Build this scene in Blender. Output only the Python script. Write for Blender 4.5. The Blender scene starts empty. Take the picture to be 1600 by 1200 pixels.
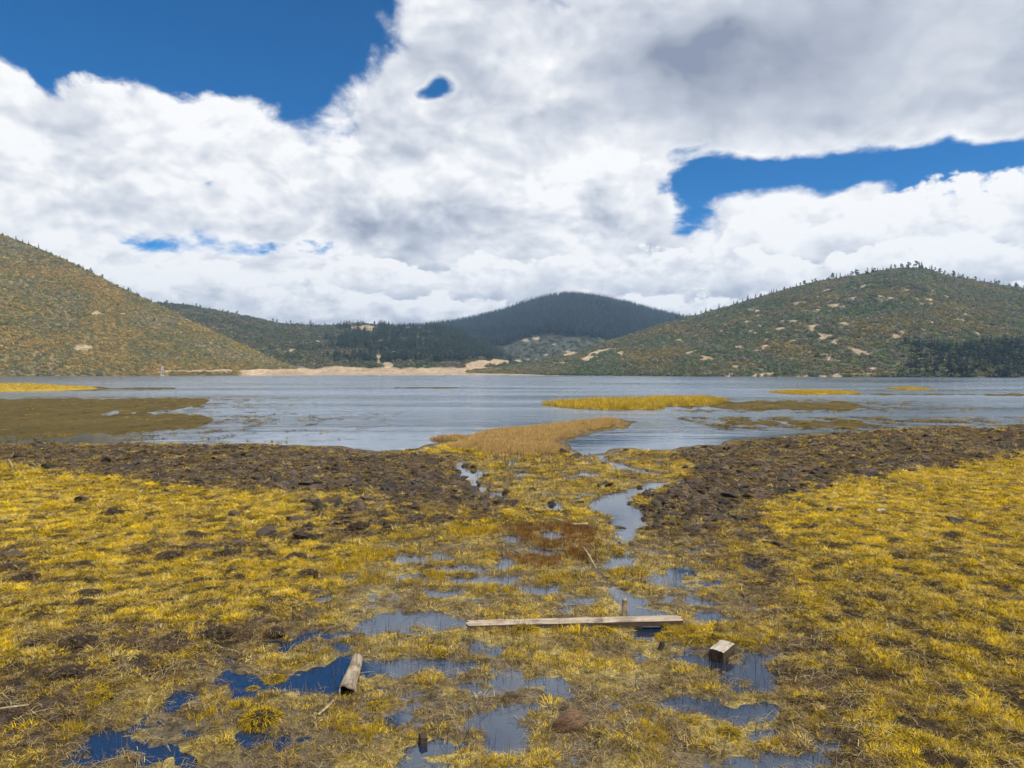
import bpy, bmesh, math, random
import numpy as np
from mathutils import Vector, Matrix

# ------------------------------------------------------------------ camera
SC = bpy.context.scene
COL = SC.collection
W, H_IMG, F = 1600.0, 1200.0, 1155.0          # photograph size and focal length in its pixels
CAM_H, HOR = 3.2, 580.5                       # eye height above the water, horizon row
PITCH = math.atan((H_IMG / 2 - HOR) / F)      # camera looks down this much
CP, SP = math.cos(PITCH), math.sin(PITCH)

cam_d = bpy.data.cameras.new('camera')
cam_d.sensor_width = 36.0
cam_d.lens = 36.0 * F / W
cam_d.clip_start, cam_d.clip_end = 0.1, 20000.0
cam = bpy.data.objects.new('camera', cam_d)
cam.location = (0, 0, CAM_H)
cam.rotation_euler = (math.pi / 2 - PITCH, 0, 0)
COL.objects.link(cam)
SC.camera = cam


def pdir(x, y):
    """direction through a photo pixel (not normalised, forward component about 1)"""
    u, v = (x - W / 2) / F, (H_IMG / 2 - y) / F
    return np.array([u, CP + v * SP, -SP + v * CP])


def gp(x, y, z=0.0):
    """photo pixel to the point where its ray meets height z"""
    d = pdir(x, y)
    t = (z - CAM_H) / d[2]
    return (d[0] * t, d[1] * t)


def dist_of(y):
    return gp(800, y)[1]


# ------------------------------------------------------------------ node helper
class N:
    def __init__(self, tree):
        self.t = tree
        tree.nodes.clear()

    def new(self, typ, **kw):
        n = self.t.nodes.new(typ)
        for k, v in kw.items():
            setattr(n, k, v)
        return n

    def link(self, a, b):
        self.t.links.new(a, b)

    def put(self, sock, v):
        if isinstance(v, bpy.types.NodeSocket):
            self.t.links.new(v, sock)
        elif v is not None:
            sock.default_value = v

    def m(self, op, a, b=None, c=None, clamp=False):
        n = self.new('ShaderNodeMath', operation=op, use_clamp=clamp)
        for i, v in enumerate((a, b, c)):
            self.put(n.inputs[i], v)
        return n.outputs[0]

    def v(self, op, a, b=None, c=None):
        n = self.new('ShaderNodeVectorMath', operation=op)
        for i, x in enumerate((a, b, c)):
            self.put(n.inputs[i], x)
        return n.outputs['Value'] if op in ('LENGTH', 'DOT_PRODUCT', 'DISTANCE') else n.outputs[0]

    def scale(self, a, s):
        n = self.new('ShaderNodeVectorMath', operation='SCALE')
        self.put(n.inputs[0], a)
        self.put(n.inputs['Scale'], s)
        return n.outputs[0]

    def noise(self, vec, scale, detail=4, rough=0.55, dist=0.0, lac=2.0, ntype='FBM', col=False):
        n = self.new('ShaderNodeTexNoise', noise_dimensions='3D')
        n.noise_type = ntype
        self.put(n.inputs['Vector'], vec)
        n.inputs['Scale'].default_value = scale
        n.inputs['Detail'].default_value = detail
        n.inputs['Roughness'].default_value = rough
        n.inputs['Lacunarity'].default_value = lac
        n.inputs['Distortion'].default_value = dist
        return n.outputs['Color'] if col else n.outputs[0]

    def voro(self, vec, scale, detail=2, rough=0.5, smooth=0.6):
        n = self.new('ShaderNodeTexVoronoi', voronoi_dimensions='3D', feature='F1')
        n.normalize = True
        self.put(n.inputs['Vector'], vec)
        n.inputs['Scale'].default_value = scale
        n.inputs['Detail'].default_value = detail
        n.inputs['Roughness'].default_value = rough
        return n.outputs['Distance']

    def ss(self, x, a, b, lo=0.0, hi=1.0):
        n = self.new('ShaderNodeMapRange', interpolation_type='SMOOTHSTEP')
        self.put(n.inputs[0], x)
        for i, q in enumerate((a, b, lo, hi)):
            self.put(n.inputs[1 + i], q)
        return n.outputs[0]

    def mix(self, f, a, b, blend='MIX'):
        n = self.new('ShaderNodeMix', data_type='RGBA', blend_type=blend)
        self.put(n.inputs[0], f)
        self.put(n.inputs[6], a)
        self.put(n.inputs[7], b)
        return n.outputs[2]

    def attr(self, name, typ='GEOMETRY', out='Color'):
        n = self.new('ShaderNodeAttribute', attribute_name=name, attribute_type=typ)
        return n.outputs[out]


def rgb(r, g, b):
    return (r, g, b, 1.0)


# ------------------------------------------------------------------ sun, sky and clouds
SUN_EL, SUN_AZ = math.radians(52), math.radians(118)     # azimuth measured from +Y (view) towards +X
sun_d = bpy.data.lights.new('sun', 'SUN')
sun_d.energy = 3.9
sun_d.angle = math.radians(0.6)
sun_d.color = (1.0, 0.95, 0.86)
sun = bpy.data.objects.new('sun', sun_d)
to_sun = Vector((math.sin(SUN_AZ) * math.cos(SUN_EL), math.cos(SUN_AZ) * math.cos(SUN_EL), math.sin(SUN_EL)))
sun.rotation_euler = to_sun.to_track_quat('Z', 'Y').to_euler()
COL.objects.link(sun)

world = bpy.data.worlds.new('World')
SC.world = world
world.cycles.sampling_method = 'MANUAL'
world.cycles.sample_map_resolution = 256
world.use_nodes = True
n = N(world.node_tree)
sky = n.new('ShaderNodeTexSky', sky_type='NISHITA')
sky.sun_disc = False
sky.sun_elevation = SUN_EL
sky.sun_rotation = SUN_AZ
sky.altitude = 3500.0
sky.air_density = 1.0
sky.dust_density = 0.3
sky.ozone_density = 3.0

tc = n.new('ShaderNodeTexCoord')
d = tc.outputs['Generated']
sep = n.new('ShaderNodeSeparateXYZ')
n.link(d, sep.inputs[0])
az = n.m('ARCTAN2', sep.outputs[0], sep.outputs[1])
el = n.m('ARCSINE', sep.outputs[2])
cb = n.new('ShaderNodeCombineXYZ')
n.link(az, cb.inputs[0]); n.link(el, cb.inputs[1])
P = cb.outputs[0]                                    # (azimuth, elevation) in radians

# the space the billows live in: flatter towards the horizon, where the clouds are farther away
zs = n.m('MULTIPLY', sep.outputs[2], 1.2)
cq = n.new('ShaderNodeCombineXYZ')
n.link(sep.outputs[0], cq.inputs[0]); n.link(sep.outputs[1], cq.inputs[1]); n.link(zs, cq.inputs[2])
far = n.m('DIVIDE', 1.0, n.m('ADD', n.m('MAXIMUM', sep.outputs[2], 0.0), 0.30))
far = n.m('POWER', far, 0.55)
Q = n.scale(cq.outputs[0], far)
warp = n.noise(Q, 5.0, 2, 0.55, col=True)
Qw = n.v('ADD', Q, n.scale(n.v('SUBTRACT', warp, (0.5, 0.5, 0.5)), 0.09))


def blob(prev, px, py, rx, ry, amp):
    dd = pdir(px, py); dd = dd / np.linalg.norm(dd)
    a0, e0 = math.atan2(dd[0], dd[1]), math.asin(dd[2])
    sa = rx / F * math.cos(a0) ** 2
    se = ry / F * math.cos(a0)
    o = n.v('MULTIPLY_ADD', P, (1 / sa, 1 / se, 0), (-a0 / sa, -e0 / se, 0))
    q2 = n.v('DOT_PRODUCT', o, o)
    g = n.m('POWER', 0.52, q2)
    return n.m('MULTIPLY_ADD', g, amp, prev)


def total(lst):
    s = 0.0
    for q in lst:
        s = blob(s, *q)
    return s


COVER = [  # where the cloud deck opens (negative) and where it piles up (positive)
    (230, 10, 330, 100, -1.5), (260, -130, 300, 120, -1.5), (350, 110, 70, 38, -0.8), (505, 76, 66, 30, -0.9),
    (130, 100, 60, 22, -0.25), (545, 30, 40, 70, -0.5),
    (692, 134, 22, 16, -1.4), (662, 150, 24, 12, -1.3),
    (465, 185, 30, 30, -0.30), (530, 165, 46, 22, -0.22), (490, 250, 30, 16, -0.40),
    (1090, 300, 52, 48, -1.2), (1075, 355, 34, 26, -0.9), (1200, 268, 130, 26, -1.4), (1340, 268, 110, 22, -1.3), (1490, 256, 120, 27, -1.2),
    (1620, 245, 120, 30, -1.2), (1800, 230, 160, 40, -0.8), (1318, 338, 32, 12, -0.8), (1430, 297, 46, 12, -0.75), (1535, 290, 24, 10, -0.5),
    (190, 382, 105, 11, -0.95), (430, 388, 135, 15, -0.85), (1040, 240, 30, 10, -0.4),
    (120, 190, 190, 60, 0.5), (225, 125, 34, 40, 0.55), (445, 95, 22, 26, 0.6), (700, 60, 100, 110, 0.6), (760, 260, 240, 110, 0.6),
    (1280, 110, 420, 110, 0.8), (1200, 340, 90, 30, 0.5), (1365, 300, 36, 22, 0.9), (1500, 350, 100, 40, 0.5),
    (100, -4, 40, 12, 1.35), (1555, 280, 14, 12, 0.6), (640, 470, 560, 60, 0.5),
]
cover = total(COVER)
nz_big = n.noise(Q, 2.2, 2, 0.5)
nz_mid = n.noise(Qw, 7.0, 6, 0.6)


def billow(vec):
    """height of the cloud mass: rounded heads at several sizes"""
    a = n.voro(vec, 9.0, 2.5, 0.5)
    return n.m('SUBTRACT', 1.0, a)


b0 = billow(Qw)
dens = n.m('ADD', cover, 0.50)
dens = n.m('ADD', dens, n.m('MULTIPLY', n.m('SUBTRACT', nz_big, 0.5), 0.5))
dens = n.m('ADD', dens, n.m('MULTIPLY', n.m('SUBTRACT', nz_mid, 0.5), 3.2))
dens = n.m('ADD', dens, n.m('MULTIPLY', n.m('SUBTRACT', b0, 0.6), 1.8))
softness = n.ss(n.noise(Q, 3.0, 1), 0.35, 0.65, 0.2, 0.6)
mask = n.ss(dens, -0.2, softness)

# light and dark: heads lit from above, flat grey bases, thick parts greyer
up = (0.008, 0.0, 0.022)
b1 = billow(n.v('ADD', Qw, up))
m1 = n.noise(n.v('ADD', Qw, (0.014, 0.0, 0.045)), 7.0, 4, 0.6)
relief = n.m('ADD', n.m('MULTIPLY', n.m('SUBTRACT', b0, b1), 2.3), n.m('MULTIPLY', n.m('SUBTRACT', nz_mid, m1), 1.6))
flatv = n.v('MULTIPLY', Qw, (1.0, 1.0, 2.6))
base_n = n.ss(n.noise(flatv, 3.6, 5, 0.5), 0.40, 0.72)
SHADE = [(1140, 95, 170, 60, 0.42), (1350, 60, 300, 110, 0.28), (1000, 150, 150, 50, 0.20), (1300, 190, 330, 36, 0.10), (1400, -150, 500, 200, 0.3),
         (640, 345, 170, 24, 0.30), (760, 385, 180, 26, 0.22), (730, 440, 130, 22, 0.32), (150, 260, 130, 18, 0.24),
         (130, 335, 160, 20, 0.28), (1080, 440, 140, 16, 0.22), (1500, 410, 150, 20, 0.30), (560, 460, 110, 14, 0.2), (480, 360, 120, 12, 0.2),
         (240, 160, 160, 40, -0.15), (860, 250, 110, 60, -0.18), (820, 60, 60, 60, -0.15), (1220, 320, 80, 30, -0.2), (300, 430, 140, 24, -0.15), (950, 370, 60, 20, -0.2)]
shade = total(SHADE)
edge = n.ss(dens, 0.05, 0.75)
grey = n.m('ADD', shade, n.m('MULTIPLY', base_n, 0.36))
grey = n.m('MULTIPLY', grey, edge)
smooth_part = blob(0.0, 1320, 90, 430, 130, 0.55)          # the broad cloud base on the right is smoother
grey = n.m('SUBTRACT', grey, n.m('MULTIPLY', relief, n.m('SUBTRACT', 0.75, smooth_part)))
grey = n.m('ADD', grey, 0.02, clamp=True)

# rows of cumulus standing one behind the other towards the horizon
def el_of(py):
    dd = pdir(800, py)
    return math.asin(dd[2] / np.linalg.norm(dd))


def az_of(px):
    return math.atan2((px - 800) / F, 1.0)


def cumulus_row(top, scale, ampl, thick, off, lift):
    nz = n.noise(n.v('ADD', Q, off), scale, 5, 0.60)
    puff = n.m('SUBTRACT', nz, 0.5)
    t = n.m('MULTIPLY', n.m('MULTIPLY_ADD', puff, ampl, n.m('SUBTRACT', top, el)), 1.0 / thick)
    m_ = n.ss(t, 0.0, 0.10)
    g_ = n.m('MULTIPLY_ADD', n.ss(t, 0.06, 0.9), 0.62, -0.02 - lift)
    relf = n.m('SUBTRACT', nz, n.noise(n.v('ADD', n.v('ADD', Q, off), (0.012, 0.0, 0.030)), scale, 4, 0.58))
    g_ = n.m('MULTIPLY_ADD', puff, -1.0, g_)
    g_ = n.m('MULTIPLY_ADD', relf, -1.9, g_)
    g_ = n.m('ADD', g_, 0.0, clamp=True)
    return m_, g_


top1 = n.ss(az, az_of(1050), az_of(1150), el_of(560), el_of(345))
top2 = n.ss(az, az_of(480), az_of(620), el_of(425), el_of(400))
top3 = n.ss(az, az_of(200), az_of(900), el_of(450), el_of(462))
for top, scl_, amp_, th_, off_, lift_ in ((top1, 6.5, 0.16, 0.10, (3.1, 0, 0), 0.06), (top2, 7.5, 0.14, 0.085, (0, 7.7, 0), 0.02), (top3, 10.0, 0.09, 0.06, (0, 0, 5.3), 0.0)):
    m_, g_ = cumulus_row(top, scl_, amp_, th_, off_, lift_)
    grey = n.m('MULTIPLY_ADD', m_, n.m('SUBTRACT', g_, grey), grey)
    mask = n.m('MAXIMUM', mask, m_)
ramp = n.new('ShaderNodeValToRGB')
n.link(grey, ramp.inputs[0])
cr = ramp.color_ramp
cr.elements[0].position = 0.0; cr.elements[0].color = rgb(1.0, 1.0, 1.0)
cr.elements[1].position = 1.0; cr.elements[1].color = rgb(0.26, 0.30, 0.40)
for pos, c in ((0.22, (0.80, 0.82, 0.86)), (0.50, (0.56, 0.60, 0.68))):
    e = cr.elements.new(pos); e.color = rgb(*c)
hs = n.new('ShaderNodeHueSaturation')
hs.inputs['Saturation'].default_value = 1.65
hs.inputs['Value'].default_value = 0.95
n.link(sky.outputs[0], hs.inputs['Color'])
bg_sky = n.new('ShaderNodeBackground')
n.link(hs.outputs[0], bg_sky.inputs[0]); bg_sky.inputs[1].default_value = 0.108
bg_cl = n.new('ShaderNodeBackground')
n.link(ramp.outputs[0], bg_cl.inputs[0]); bg_cl.inputs[1].default_value = 0.84
mx = n.new('ShaderNodeMixShader')
n.link(mask, mx.inputs[0]); n.link(bg_sky.outputs[0], mx.inputs[1]); n.link(bg_cl.outputs[0], mx.inputs[2])
wo = n.new('ShaderNodeOutputWorld')
n.link(mx.outputs[0], wo.inputs[0])

vs = SC.view_settings
vs.view_transform = 'Standard'
vs.look = 'None'
vs.exposure = 0.3
vs.gamma = 1.0
vs.use_curve_mapping = False
SC.cycles.use_denoising = True
SC.cycles.max_bounces = 6
SC.cycles.diffuse_bounces = 2
SC.cycles.use_adaptive_sampling = True
SC.cycles.adaptive_threshold = 0.03
SC.cycles.volume_bounces = 0
SC.cycles.glossy_bounces = 3
SC.cycles.transmission_bounces = 2
SC.cycles.transparent_max_bounces = 6
SC.cycles.caustics_reflective = False
SC.cycles.caustics_refractive = False


# ------------------------------------------------------------------ numpy helpers
rng = np.random.default_rng(7)
_perm = np.random.default_rng(3).permutation(4096).astype(np.int64)
_ang = np.random.default_rng(5).uniform(0, 2 * math.pi, 4096)
_gx, _gy = np.cos(_ang), np.sin(_ang)


def perlin(x, y, seed=0):
    x = np.asarray(x, float) + seed * 17.37
    y = np.asarray(y, float) - seed * 9.71
    xi, yi = np.floor(x).astype(np.int64), np.floor(y).astype(np.int64)
    xf, yf = x - xi, y - yi
    u = xf * xf * xf * (xf * (xf * 6 - 15) + 10)
    v = yf * yf * yf * (yf * (yf * 6 - 15) + 10)

    def g(ix, iy, fx, fy):
        h = _perm[(_perm[ix & 4095] + iy) & 4095]
        return _gx[h] * fx + _gy[h] * fy
    a = g(xi, yi, xf, yf) * (1 - u) + g(xi + 1, yi, xf - 1, yf) * u
    b = g(xi, yi + 1, xf, yf - 1) * (1 - u) + g(xi + 1, yi + 1, xf - 1, yf - 1) * u
    return (a * (1 - v) + b * v) * 1.5


def fbm(x, y, size, octv=4, seed=0, gain=0.5):
    s, amp, tot = 0.0, 1.0, 0.0
    f = 1.0 / size
    for o in range(octv):
        s = s + amp * perlin(x * f, y * f, seed + o * 3.1)
        tot += amp
        amp *= gain
        f *= 2.03
    return s / tot


def sstep(x, a, b):
    t = np.clip((x - a) / (b - a), 0, 1)
    return t * t * (3 - 2 * t)


def sdpoly(X, Y, poly):
    """signed distance (positive inside) to a polygon given in world metres"""
    poly = np.asarray(poly, float)
    lo, hi = poly.min(0), poly.max(0)
    mrg = 0.25 * max(hi - lo) + 3.0
    out = np.full(X.shape, -1e3)
    sel = (X > lo[0] - mrg) & (X < hi[0] + mrg) & (Y > lo[1] - mrg) & (Y < hi[1] + mrg)
    if not sel.any():
        return out
    x, y = X[sel], Y[sel]
    dmin = np.full(x.shape, 1e9)
    inside = np.zeros(x.shape, bool)
    k = len(poly)
    for i in range(k):
        ax, ay = poly[i]
        bx, by = poly[(i + 1) % k]
        ex, ey = bx - ax, by - ay
        wx, wy = x - ax, y - ay
        t = np.clip((wx * ex + wy * ey) / (ex * ex + ey * ey + 1e-12), 0, 1)
        dx, dy = wx - ex * t, wy - ey * t
        dmin = np.minimum(dmin, dx * dx + dy * dy)
        c = ((ay > y) != (by > y))
        with np.errstate(divide='ignore', invalid='ignore'):
            xi = ex * (y - ay) / (ey if ey != 0 else 1e-12) + ax
        inside ^= c & (x < xi)
    s = np.sqrt(dmin)
    out[sel] = np.where(inside, s, -s)
    return out


def wpoly(pts):
    return [gp(*p) for p in pts]


def ell(cx, cy, rx, ry, k=14, seed=0):
    r = np.random.default_rng(seed + int(cx * 7 + cy))
    return wpoly([(cx + rx * math.cos(a) * q, cy + ry * math.sin(a) * q) for a, q in
                  ((2 * math.pi * i / k, r.uniform(0.75, 1.15)) for i in range(k))])


def band(pts):
    """stream polygon from (x, y, half width in pixels) along its course"""
    L = [(x - w, y) for x, y, w in pts] + [(x + w, y) for x, y, w in reversed(pts)]
    return wpoly(L)


def set_props(o, label=None, cat=None, group=None, kind=None):
    if label: o['label'] = label
    if cat: o['category'] = cat
    if group: o['group'] = group
    if kind: o['kind'] = kind
    return o


def link(name, me, mat=None, parent=None):
    o = bpy.data.objects.new(name, me)
    COL.objects.link(o)
    if mat is not None and me is not None and len(me.materials) == 0:
        me.materials.append(mat)
    if parent is not None:
        o.parent = parent
    return o


def grid_mesh(name, V, nr, nc, smooth=True):
    """mesh from a (nr*nc, 3) array of grid vertices"""
    me = bpy.data.meshes.new(name)
    me.vertices.add(nr * nc)
    me.vertices.foreach_set('co', np.ascontiguousarray(V, dtype=np.float32).ravel())
    i = np.arange((nr - 1) * (nc - 1))
    r, c = i // (nc - 1), i % (nc - 1)
    a = r * nc + c
    quads = np.stack([a, a + 1, a + nc + 1, a + nc], 1).astype(np.int32)
    nq = len(quads)
    me.loops.add(nq * 4)
    me.polygons.add(nq)
    me.loops.foreach_set('vertex_index', quads.ravel())
    me.polygons.foreach_set('loop_start', np.arange(0, nq * 4, 4, dtype=np.int32))
    if smooth:
        me.polygons.foreach_set('use_smooth', np.ones(nq, bool))
    me.update(calc_edges=True)
    return me


def add_attr(me, name, arr, typ):
    a = me.attributes.new(name, typ, 'POINT')
    key = {'FLOAT': 'value', 'FLOAT_COLOR': 'color', 'FLOAT_VECTOR': 'vector', 'INT': 'value'}[typ]
    a.data.foreach_set(key, np.ascontiguousarray(arr, dtype=np.int32 if typ == 'INT' else np.float32).ravel())


def colour4(c):
    return np.concatenate([c, np.ones((len(c), 1))], 1)


def material(name):
    m = bpy.data.materials.new(name)
    m.use_nodes = True
    k = N(m.node_tree)
    return m, k


def principled(k, **kw):
    b = k.new('ShaderNodeBsdfPrincipled')
    names = {'col': 'Base Color', 'rough': 'Roughness', 'spec': 'Specular IOR Level', 'ior': 'IOR', 'normal': 'Normal',
             'coat': 'Coat Weight', 'trans': 'Transmission Weight', 'sheen': 'Sheen Weight'}
    for q, v in kw.items():
        k.put(b.inputs[names[q]], v)
    return b.outputs[0]


def output(k, sh):
    o = k.new('ShaderNodeOutputMaterial')
    k.link(sh, o.inputs[0])


def bump(k, h, strength, dist):
    b = k.new('ShaderNodeBump')
    k.put(b.inputs['Strength'], strength)
    b.inputs['Distance'].default_value = dist
    k.link(h, b.inputs['Height'])
    return b.outputs[0]


# ------------------------------------------------------------------ scatter (grass and scrub that nobody could count)
def scatter(name, pts, rot, scl, colr, var, meshes, label, cat):
    """one object of kind stuff: points carrying instances of a few small source meshes"""
    me = bpy.data.meshes.new(name)
    me.vertices.add(len(pts))
    me.vertices.foreach_set('co', np.ascontiguousarray(pts, dtype=np.float32).ravel())
    add_attr(me, 'rot', rot, 'FLOAT_VECTOR')
    add_attr(me, 'scl', scl, 'FLOAT_VECTOR')
    add_attr(me, 'icol', colour4(colr), 'FLOAT_COLOR')
    add_attr(me, 'var', var, 'INT')
    o = link(name, me)
    set_props(o, label, cat, kind='stuff')
    ng = bpy.data.node_groups.new(name + '_nodes', 'GeometryNodeTree')
    ng.interface.new_socket('Geometry', in_out='INPUT', socket_type='NodeSocketGeometry')
    ng.interface.new_socket('Geometry', in_out='OUTPUT', socket_type='NodeSocketGeometry')
    gi, go = ng.nodes.new('NodeGroupInput'), ng.nodes.new('NodeGroupOutput')
    join = ng.nodes.new('GeometryNodeGeometryToInstance')
    for i, m in enumerate(reversed(meshes)):
        src = bpy.data.objects.new(name + '_piece', m)
        oi = ng.nodes.new('GeometryNodeObjectInfo')
        oi.inputs['Object'].default_value = src
        ng.links.new(oi.outputs['Geometry'], join.inputs[0])
    iop = ng.nodes.new('GeometryNodeInstanceOnPoints')
    ng.links.new(gi.outputs[0], iop.inputs['Points'])
    ng.links.new(join.outputs[0], iop.inputs['Instance'])
    iop.inputs['Pick Instance'].default_value = True

    def named(nm, typ):
        q = ng.nodes.new('GeometryNodeInputNamedAttribute')
        q.data_type = typ
        q.inputs['Name'].default_value = nm
        return [s for s in q.outputs if s.enabled and s.name == 'Attribute'][0]
    ng.links.new(named('var', 'INT'), iop.inputs['Instance Index'])
    e2r = ng.nodes.new('FunctionNodeEulerToRotation')
    ng.links.new(named('rot', 'FLOAT_VECTOR'), e2r.inputs[0])
    ng.links.new(e2r.outputs[0], iop.inputs['Rotation'])
    ng.links.new(named('scl', 'FLOAT_VECTOR'), iop.inputs['Scale'])
    ng.links.new(iop.outputs[0], go.inputs[0])
    md = o.modifiers.new('scatter', 'NODES')
    md.node_group = ng
    return o


# ------------------------------------------------------------------ the marsh: where lake, mud, streams and pools lie
SHORE = wpoly([(-900, 690), (-300, 692), (0, 694), (200, 694.5), (400, 695.5), (520, 699), (590, 710), (625, 706), (660, 702), (690, 694), (735, 689), (690, 686), (770, 678),
               (840, 668), (900, 661), (960, 655), (980, 659), (960, 667), (905, 678), (868, 690), (870, 700), (905, 712), (960, 712), (985, 703),
               (1030, 706), (1065, 703), (1110, 697), (1180, 688), (1260, 681), (1340, 674), (1460, 669), (1600, 669), (1900, 668), (2600, 668)])
LAKE = SHORE + [(900.0, 30.0), (900.0, 1500.0), (-900.0, 1500.0), (-900.0, 30.0)]
FLATS = [wpoly(p) for p in (  # weed-grown mud just above the water; the first paints the hill's brown reflection
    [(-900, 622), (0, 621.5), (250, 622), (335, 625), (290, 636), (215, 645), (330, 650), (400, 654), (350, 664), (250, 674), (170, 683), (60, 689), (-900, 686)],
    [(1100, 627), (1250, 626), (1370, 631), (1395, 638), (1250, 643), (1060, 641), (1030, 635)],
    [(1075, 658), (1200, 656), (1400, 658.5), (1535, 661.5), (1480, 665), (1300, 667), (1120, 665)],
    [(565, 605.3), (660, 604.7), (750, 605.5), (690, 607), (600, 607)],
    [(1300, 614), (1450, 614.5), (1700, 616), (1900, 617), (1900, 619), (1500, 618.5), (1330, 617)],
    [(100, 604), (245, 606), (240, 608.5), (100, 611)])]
ISLES = [wpoly(p) for p in (
    [(850, 631.5), (900, 629), (1000, 627.5), (1022, 624), (1100, 624), (1140, 628), (1105, 634), (1030, 634.5), (1035, 640), (950, 641), (885, 638)],
    [(1198, 613), (1240, 611.5), (1330, 613), (1345, 616), (1250, 617)],
    [(1388, 607.5), (1430, 606.8), (1468, 608.5), (1420, 609.6)],
    [(-300, 600), (-60, 599), (60, 600.5), (130, 604), (152, 608), (90, 611.5), (0, 612.5), (-300, 613)])]
MUD = [wpoly(p) for p in (
    [(-900, 690), (-300, 692), (0, 694), (520, 699), (590, 710), (640, 706), (700, 716), (722, 742), (775, 778), (790, 790), (720, 800), (640, 796), (600, 786),
     (560, 772), (470, 771), (380, 772), (250, 760), (120, 742), (0, 722), (-300, 708), (-900, 704)],
    [(1040, 706), (1110, 697), (1260, 681), (1460, 669), (1900, 668), (2600, 668), (2600, 690), (1900, 695), (1600, 708), (1560, 722), (1400, 742), (1260, 768),
     (1165, 795), (1130, 830), (1070, 850), (1020, 830), (1005, 800), (1015, 775), (1075, 752), (1090, 730)])]
CHURN = [wpoly(p) for p in (  # trampled, half bare
    [(470, 775), (600, 790), (790, 792), (760, 815), (620, 835), (520, 850), (440, 858), (330, 868), (210, 868), (250, 855), (420, 846), (480, 815)],
    [(-100, 868), (30, 870), (50, 900), (20, 918), (-100, 915)],
    [(1060, 850), (1170, 800), (1210, 830), (1215, 880), (1240, 960), (1290, 1040), (1340, 1120), (1330, 1200), (1250, 1200), (1200, 1080), (1190, 960), (1130, 890)],
    [(60, 1000), (180, 985), (330, 990), (450, 975), (480, 1010), (340, 1050), (190, 1075), (60, 1050)],
    [(-50, 1070), (120, 1090), (260, 1130), (90, 1180), (-50, 1190)])]
WETP = [wpoly(p) for p in (
    [(560, 850), (700, 830), (860, 815), (1000, 790), (1120, 850), (1200, 920), (1215, 1000), (1270, 1080), (1330, 1260), (300, 1330), (60, 1260), (110, 1140),
     (250, 1060), (420, 985), (500, 930)],
    [(690, 712), (800, 705), (900, 705), (1060, 715), (1060, 760), (900, 800), (800, 800), (700, 740)])]
SPIT = wpoly([(700, 700), (735, 690), (700, 687), (760, 679), (800, 673), (850, 667), (905, 661), (960, 655), (978, 658), (955, 667), (905, 678), (866, 689), (862, 698), (880, 708), (820, 714), (740, 708)])
REDP = [wpoly(p) for p in ([(765, 832), (830, 822), (905, 822), (945, 838), (930, 852), (860, 858), (780, 850)], [(790, 872), (850, 864), (885, 874), (870, 886), (810, 884)],
                           [(880, 862), (930, 858), (940, 872), (900, 878)])]
STREAMS = [band(p) for p in (
    [(866, 693, 8), (885, 706, 12), (930, 714, 16), (950, 722, 14), (985, 734, 18), (1035, 740, 26)],
    [(1062, 750, 20), (1025, 760, 28), (985, 771, 32), (950, 786, 36), (962, 800, 44), (985, 812, 40), (985, 830, 26), (978, 850, 24), (985, 866, 14), (972, 884, 11), (958, 905, 9), (962, 925, 18),
     (985, 945, 36), (1000, 962, 46)],
    [(712, 722, 8), (718, 735, 16), (728, 748, 18), (752, 760, 20), (770, 772, 16), (786, 784, 8)],
    [(905, 786, 30), (860, 797, 26), (835, 806, 14)])]
POOLS = [ell(*e) for e in (
    (278, 1097, 29, 16), (378, 1090, 24, 14), (365, 1066, 30, 7), (430, 1076, 44, 9), (515, 1060, 40, 22), (480, 1068, 30, 12), (545, 1040, 36, 12), (640, 1044, 90, 14), (705, 1038, 34, 9),
    (150, 1168, 30, 9), (190, 1168, 28, 10), (160, 1152, 18, 10), (128, 1186, 34, 11), (308, 1146, 22, 6), (385, 1155, 14, 8), (172, 1110, 13, 4), (245, 1183, 20, 6), (300, 1188, 28, 9), (225, 1060, 12, 4),
    (605, 975, 46, 18), (660, 968, 70, 14), (560, 990, 46, 9), (500, 997, 34, 5), (715, 975, 40, 12), (640, 988, 50, 6),
    (1068, 893, 32, 7), (1112, 910, 26, 7), (1038, 906, 28, 10), (1040, 938, 16, 6), (1086, 942, 12, 8), (1103, 880, 9, 3), (1015, 965, 50, 10), (1110, 966, 18, 6), (1185, 890, 18, 5),
    (1010, 990, 34, 13), (1110, 962, 20, 8), (1160, 1052, 50, 14), (1200, 1030, 36, 9), (1095, 1034, 36, 9), (1072, 1106, 46, 14), (1120, 1118, 40, 8), (1190, 1112, 38, 14), (1205, 1150, 40, 12), (1170, 1072, 40, 9),
    (1250, 1190, 50, 14), (1290, 1165, 20, 7), (783, 1132, 34, 26), (798, 1160, 40, 20), (825, 1112, 34, 6), (905, 1117, 10, 5), (690, 1165, 40, 9), (660, 1195, 60, 10), (790, 1050, 20, 6), (505, 935, 12, 4), (520, 912, 8, 3),
    (445, 1160, 8, 4), (465, 1163, 8, 4), (487, 1157, 9, 5), (640, 878, 34, 7), (720, 890, 40, 6), (790, 884, 20, 10), (755, 908, 60, 6), (840, 920, 40, 6), (700, 925, 40, 5), (865, 838, 16, 7), (850, 862, 40, 4),
    (900, 940, 30, 6), (650, 905, 20, 4), (545, 905, 14, 4), (740, 745, 18, 6), (800, 735, 24, 3), (825, 742, 20, 3), (925, 742, 22, 3))]


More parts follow.
